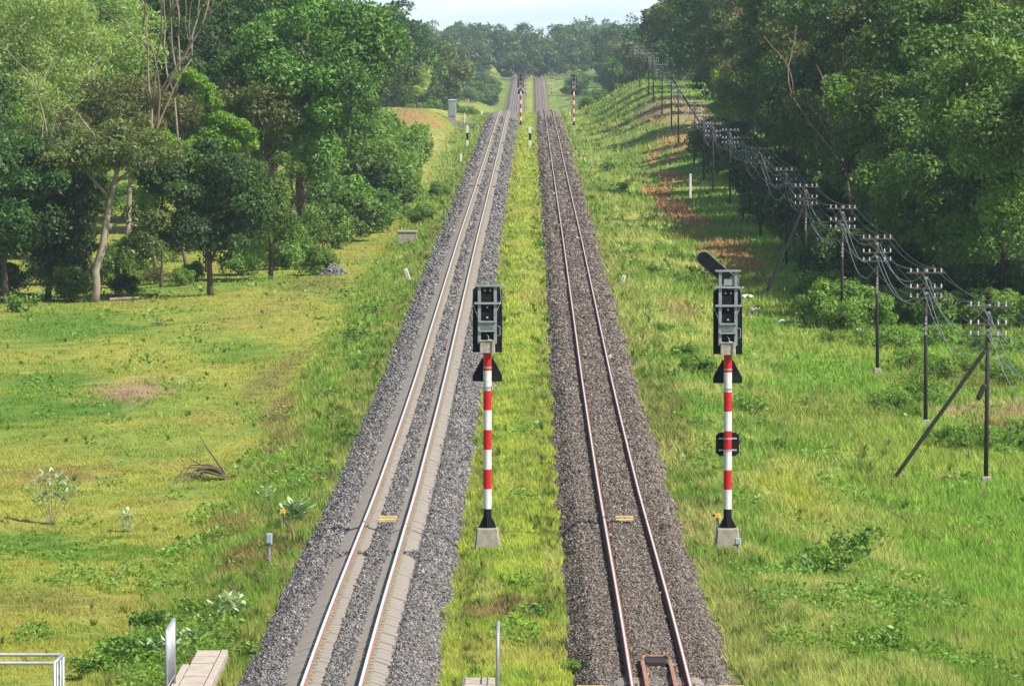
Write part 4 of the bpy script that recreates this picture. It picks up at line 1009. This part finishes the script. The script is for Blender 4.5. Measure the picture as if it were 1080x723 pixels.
# ------------------------------------------------------------------ grass blades
CLEAR = [(xa, ya, .42, 1.6), (xb, yb, .42, 1.6), ((xl+xr)/2, yr-7, W/2+.2, 7.5), (x2, y2-.9, .4, 1.5), (poles[1][0], poles[1][1], .3, 1.2), (poles[2][0], poles[2][1], .3, 1.5), (poles[3][0], poles[3][1], .3, 1.5)]
def grass(name, x0, x1, ymin, ymax, N, h0, label, seed, lean=.35, wide=1.0):
    r = np.random.default_rng(seed)
    u = r.random(N); p = 2.0 if x1-x0 < 5 else 1.15; a, b = ymin**-p, ymax**-p
    Y = (a+(b-a)*u)**(-1/p)
    lo = np.maximum(x0, -.095*Y-4) if x0 < -20 else np.full(N, x0); hi = np.minimum(x1, .09*Y+4) if x1 > 20 else np.full(N, x1)
    X = lo+(hi-lo)*r.random(N)
    cl = fbm(X*1.1+seed, Y*.6, 3); keep = r.random(N) < .25+1.5*sstep(.3, .6, cl)
    if x1 < 0: keep &= X < -5.6+(fbm(Y*.9+3.3, Y*0+3.3, 3)-.5)*.6
    for (qx, qy, qr, qd) in CLEAR: keep &= ~((np.abs(X-qx) < qr) & (Y > qy-qd) & (Y < qy+.6))
    X = X[keep]; Y = Y[keep]; cl = cl[keep]; n = len(X)
    wob = (fbm(Y*.9+seed, X*0+5, 2)-.5)*.5
    if x0 == -1.9: m_ = (X > -1.74+wob*.5) & (X < .72+wob*.5); X = X[m_]; Y = Y[m_]; cl = cl[m_]; n = len(X)
    if x0 == 3.7: m_ = X > 3.95+(fbm(Y*.9+2, X*0, 3)-.5)*.6; X = X[m_]; Y = Y[m_]; cl = cl[m_]; n = len(X)
    k = np.clip(Y/102, 1, 9)
    c2_ = fbm(X*2.2+4, Y*1.1+seed*3, 2); tall = h0(X, Y)*(.35+1.0*cl+.5*c2_)*r.uniform(.5, 1.4, n)
    w = .014*wide*k**.97*r.uniform(.7, 1.3, n); h = tall*np.clip(k**.25, 1, 1.6)
    Z = ground(X, Y)-.02
    th = r.uniform(0, math.pi, n); la = r.uniform(0, 6.28, n); ll = lean*h*r.uniform(.2, 1.5, n)
    B = np.stack([X, Y, Z], -1); sd = np.stack([np.cos(th)*w, np.sin(th)*w*.6, np.zeros(n)], -1)
    tip = B+np.stack([np.cos(la)*ll-.15*h, np.sin(la)*ll, h], -1)
    mid = B+(tip-B)*.5+np.stack([np.zeros(n), np.zeros(n), h*.12], -1)
    V = np.stack([B-sd, B+sd, tip], 1)
    c = gcol(X, Y)*1.6*(1+r.normal(0, .14, (n, 1)))*(1+r.normal(0, .05, (n, 3)))
    dry = r.random(n) < .06; c[dry] = c[dry]*.4+np.array(straw)*.8
    Fc = np.arange(n*3).reshape(n, 3)
    o = obj_np(name, V.reshape(-1, 3), Fc, M['blade'], col=np.repeat(np.clip(c, .01, .8), 3, 0)); tag(o, label, 'grass', kind='stuff')
grass('grass', -70, -5.4, 98, 900, 520000, lambda X, Y: np.where(X > -9, .17, .065), 'short yellow green grass of the left field and verge', 1)
grass('grass', -1.9, .8, 98, 800, 120000, lambda X, Y: .13+0*X, 'bright yellow green grass strip between the tracks', 2)
grass('grass', 3.7, 70, 98, 900, 480000, lambda X, Y: np.where(X < 9.5, .22, .18), 'tall bright green grass right of the tracks', 3, lean=.5)

def tufts(N, seed):
    r = np.random.default_rng(seed); u = r.random(N); p = 1.3; a, b = 98.0**-p, 600.0**-p
    Y = (a+(b-a)*u)**(-1/p); X = (-.095*Y-4)+(.185*Y+8)*r.random(N)
    m_ = np.arange(N) % 5 == 0; X = np.where(m_, np.where(r.random(N) < .5, r.normal(-1.35, .2, N), r.normal(.35, .2, N)), X)
    m_ = np.arange(N) % 5 == 1; X = np.where(m_, r.normal(4.6, .5, N), X); m_ = np.arange(N) % 5 == 2; X = np.where(m_, r.normal(-6.3, .5, N), X)
    keep = ((X < -5.7) | (X > 4.0) | ((X > -1.7) & (X < .65))) & ((fbm(X*.5+9, Y*.2+3, 3) > .42) | (X > 4)) & ~((X < -9) & (r.random(N) < .6))
    for (qx, qy, qr, qd) in CLEAR: keep &= ~((np.abs(X-qx) < qr+.15) & (Y > qy-qd) & (Y < qy+.6))
    X = X[keep]; Y = Y[keep]; n = len(X); k = 26
    H = r.uniform(.16, .42, n)*np.where((X > -2) & (X < 1), .75, 1)*np.where(X < -9, .6, 1)
    sp = H*r.uniform(.5, .9, n); base = gcol(X, Y)*1.35; typ = r.random(n)
    base = np.where((typ < .30)[:, None], np.array((.36, .32, .13)), np.where((typ < .6)[:, None], np.array((.13, .24, .035)), base))
    X = np.repeat(X, k); Y = np.repeat(Y, k); H = np.repeat(H, k)*r.uniform(.5, 1.15, n*k); sp = np.repeat(sp, k); c = np.repeat(base, k, 0)*(1+r.normal(0, .15, (n*k, 1))); n2 = n*k
    kk = np.clip(Y/102, 1, 6); a_ = r.uniform(0, 6.28, n2); q = r.random(n2)
    bx = X+np.cos(a_)*sp*.2*q; by = Y+np.sin(a_)*sp*.2*q; bz = ground(bx, by)-.02; w = .008*kk**.95
    th = r.uniform(0, math.pi, n2); sd = np.stack([np.cos(th)*w, np.sin(th)*w*.5, 0*w], -1); B = np.stack([bx, by, bz], -1)
    mid = B+np.stack([np.cos(a_)*sp*.35*q, np.sin(a_)*sp*.35*q, H*.65], -1); tip = B+np.stack([np.cos(a_)*sp*q-.1*H, np.sin(a_)*sp*q, H], -1)
    V = np.stack([B-sd, B+sd, mid+sd*.8, tip, mid-sd*.8], 1)
    o = obj_np('grass_tufts', V.reshape(-1, 3), np.arange(n2*5).reshape(n2, 5), M['blade'], col=np.repeat(np.clip(c, .01, .8), 5, 0)); tag(o, 'taller straw and green grass tufts scattered over the verges', 'grass tufts', kind='stuff')
tufts(5500, 12)

# low leafy ground weeds: clumps by noise
def weeds(N, seed):
    r = np.random.default_rng(seed); u = r.random(N); p = 2.0; a, b = 98.0**-p, 700.0**-p
    Y = (a+(b-a)*u)**(-1/p); X = (-.095*Y-4)+(.185*Y+8)*r.random(N)
    out = ((X < -6.0) | (X > 4.4) | ((X > -1.1) & (X < .3)))
    f = fbm(X*.55+70, Y*.22+20, 4); bias = np.where((X > -9.3) & (X < -5), .06, 0)+np.where((X > 4) & (X < 9.5), .035, 0)+np.where((X > -2) & (X < 1), -.05, 0)+np.where(X < -9.5, -.03, 0)+np.where(X > 10, -.03, 0)
    keep = out & ~((np.abs(X-(xl+xr)/2) < W/2+.3) & (Y < yr+.5)) & (f+bias > .60+.06*r.random(N)); X = X[keep]; Y = Y[keep]; f = (f+bias)[keep]; n = len(X)
    s = .07*np.clip(Y/102, 1, 6)**.9*r.lognormal(0, .25, n)
    hgt = np.clip((f-.58)*3.2, .05, .42)
    Pn = np.stack([X, Y, ground(X, Y)+r.random(n)*hgt], -1)
    nr = r.normal(size=(n, 3))*.6+np.array([0, 0, .8]); nr /= np.linalg.norm(nr, axis=1)[:, None]
    a_ = r.normal(size=(n, 3)); a_ -= (a_*nr).sum(1)[:, None]*nr; a_ /= np.linalg.norm(a_, axis=1)[:, None]; b_ = np.cross(nr, a_)
    V = np.stack([Pn-a_*s[:, None]*.6, Pn+b_*s[:, None]*.35, Pn+a_*s[:, None]*.6, Pn-b_*s[:, None]*.35], 1)
    t = np.clip(.3+.5*r.random(n)+.3*(fbm(X, Y, 2)-.5), 0, 1)
    o = obj_np('ground_weeds', V.reshape(-1, 3), np.arange(n*4).reshape(n, 4), M['leaf_weed'], col=np.repeat(np.stack([t]*3, -1), 4, 0)); tag(o, 'low leafy weeds creeping over the verges and fields', 'weeds', kind='stuff')
weeds(420000, 5)

# ------------------------------------------------------------------ far woods as one mass
def far_woods():
    r = np.random.default_rng(9); Vs = []; Fs = []; Ts = []; off = 0
    pts = []
    for i in range(420):
        Y = r.uniform(1750, 2600); X = r.uniform(-.11, .11)*Y
        if Y < 1800 and abs(X) < 6: continue
        pts.append((X, Y, r.uniform(10, 17)))
    for i in range(160):
        Y = r.uniform(1000, 1750); sd = -1 if r.random() < .5 else 1
        X = sd*r.uniform(19 if sd > 0 else 15, 60); pts.append((X, Y, r.uniform(9, 14)))
    for i in range(60): pts.append((r.uniform(-45, 50), r.uniform(1690, 1730), r.uniform(5, 10)))
    for i in range(90): pts.append((r.uniform(-80, 90), r.uniform(1760, 1860), r.uniform(12, 17)))
    for X, Y, H in pts:
        lb = lobes_for(int(r.integers(1e6)), H, H*.34, 1.0, 16, H*.13, 'round')
        V, Fc, t = leaves(lb, 1000, .95, r); V += np.array([X, Y, gz(X, Y)]); Vs.append(V); Fs.append(Fc+off); off += len(V); Ts.append(np.clip(t*.6+.5*r.random()-.05, 0, 1))
    t = np.concatenate(Ts)
    o = obj_np('distant_woods', np.concatenate(Vs), np.concatenate(Fs), M['leaf_haze'], col=np.stack([t]*3, -1)); tag(o, 'hazy blue green woods on the horizon behind the tracks', 'distant woods', kind='stuff')
far_woods()

# ------------------------------------------------------------------ haze, sky, sun, camera
m = bpy.data.materials.new('haze_air'); m.use_nodes = True; nt = m.node_tree; nt.nodes.remove(nt.nodes['Principled BSDF'])
pv = nt.nodes.new('ShaderNodeVolumePrincipled'); pv.inputs['Color'].default_value = (.68, .86, 1, 1); pv.inputs['Density'].default_value = .00011; pv.inputs['Anisotropy'].default_value = .1
nt.links.new(pv.outputs[0], nt.nodes['Material Output'].inputs['Volume'])
hb = MB(); hb.box((0, 1460, 15), (1200, 2980, 66)); h = hb.build('haze', m, None); tag(h, kind='stuff')

EL, AZ = rad(49), rad(121)
w = bpy.data.worlds.new('World'); S.world = w; w.use_nodes = True; nt = w.node_tree; bg = nt.nodes['Background']
sky = nt.nodes.new('ShaderNodeTexSky'); sky.sky_type = 'NISHITA'; sky.sun_disc = False; sky.sun_elevation = EL; sky.sun_rotation = AZ; sky.air_density = 1.0; sky.dust_density = 1.6; sky.ozone_density = 1.2
tc = nt.nodes.new('ShaderNodeTexCoord'); mp = nt.nodes.new('ShaderNodeMapping'); mp.inputs['Scale'].default_value = (7, 7, 60); nt.links.new(tc.outputs['Generated'], mp.inputs[0])
nf = noise(nt, 1.6, 5, .55, vec=mp.outputs[0]); cf = ramp(nt, nf, [(.38, (0, 0, 0)), (.60, (1, 1, 1))])
cloud = mixrgb(nt, (6.0, 7.7, 9.2), (8.6, 9.2, 9.6), cf)          # low cloud bank near the horizon, clear sky above
sx_ = nt.nodes.new('ShaderNodeSeparateXYZ'); nt.links.new(tc.outputs['Generated'], sx_.inputs[0])
band = ramp(nt, sx_.outputs[2], [(.04, (1, 1, 1)), (.16, (0, 0, 0))])
cm = mixrgb(nt, sky.outputs[0], cloud, band); nt.links.new(cm, bg.inputs[0]); bg.inputs[1].default_value = .075
sun = bpy.data.lights.new('sun', 'SUN'); sun.energy = 4.9; sun.angle = rad(.5); sun.color = (1, .93, .82); so = bpy.data.objects.new('sun', sun); link(so)
Sd = Vector((math.cos(EL)*math.sin(AZ), math.cos(EL)*math.cos(AZ), math.sin(EL))); so.rotation_euler = Sd.to_track_quat('Z', 'Y').to_euler()
cam = bpy.data.cameras.new('camera'); co = bpy.data.objects.new('camera', cam); link(co); S.camera = co
cam.sensor_width = 36; cam.lens = 36*F/1080; cam.clip_start = 1; cam.clip_end = 12000
pitch = math.atan((361.5-HY)/F); yaw = math.atan((VX-540)/F)
co.location = (0, 0, HC); co.rotation_euler = (math.pi/2-pitch, 0, yaw)
S.view_settings.view_transform = 'Standard'; S.view_settings.look = 'None'; S.view_settings.exposure = .8; S.view_settings.gamma = 1
c = S.cycles; S.render.engine = 'CYCLES'; c.max_bounces = 5; c.diffuse_bounces = 3; c.glossy_bounces = 2; c.transmission_bounces = 3; c.transparent_max_bounces = 4; c.volume_bounces = 0
c.use_denoising = True; c.use_adaptive_sampling = True; c.adaptive_threshold = .02
print('script built in %.1f s' % (time.time()-T0))
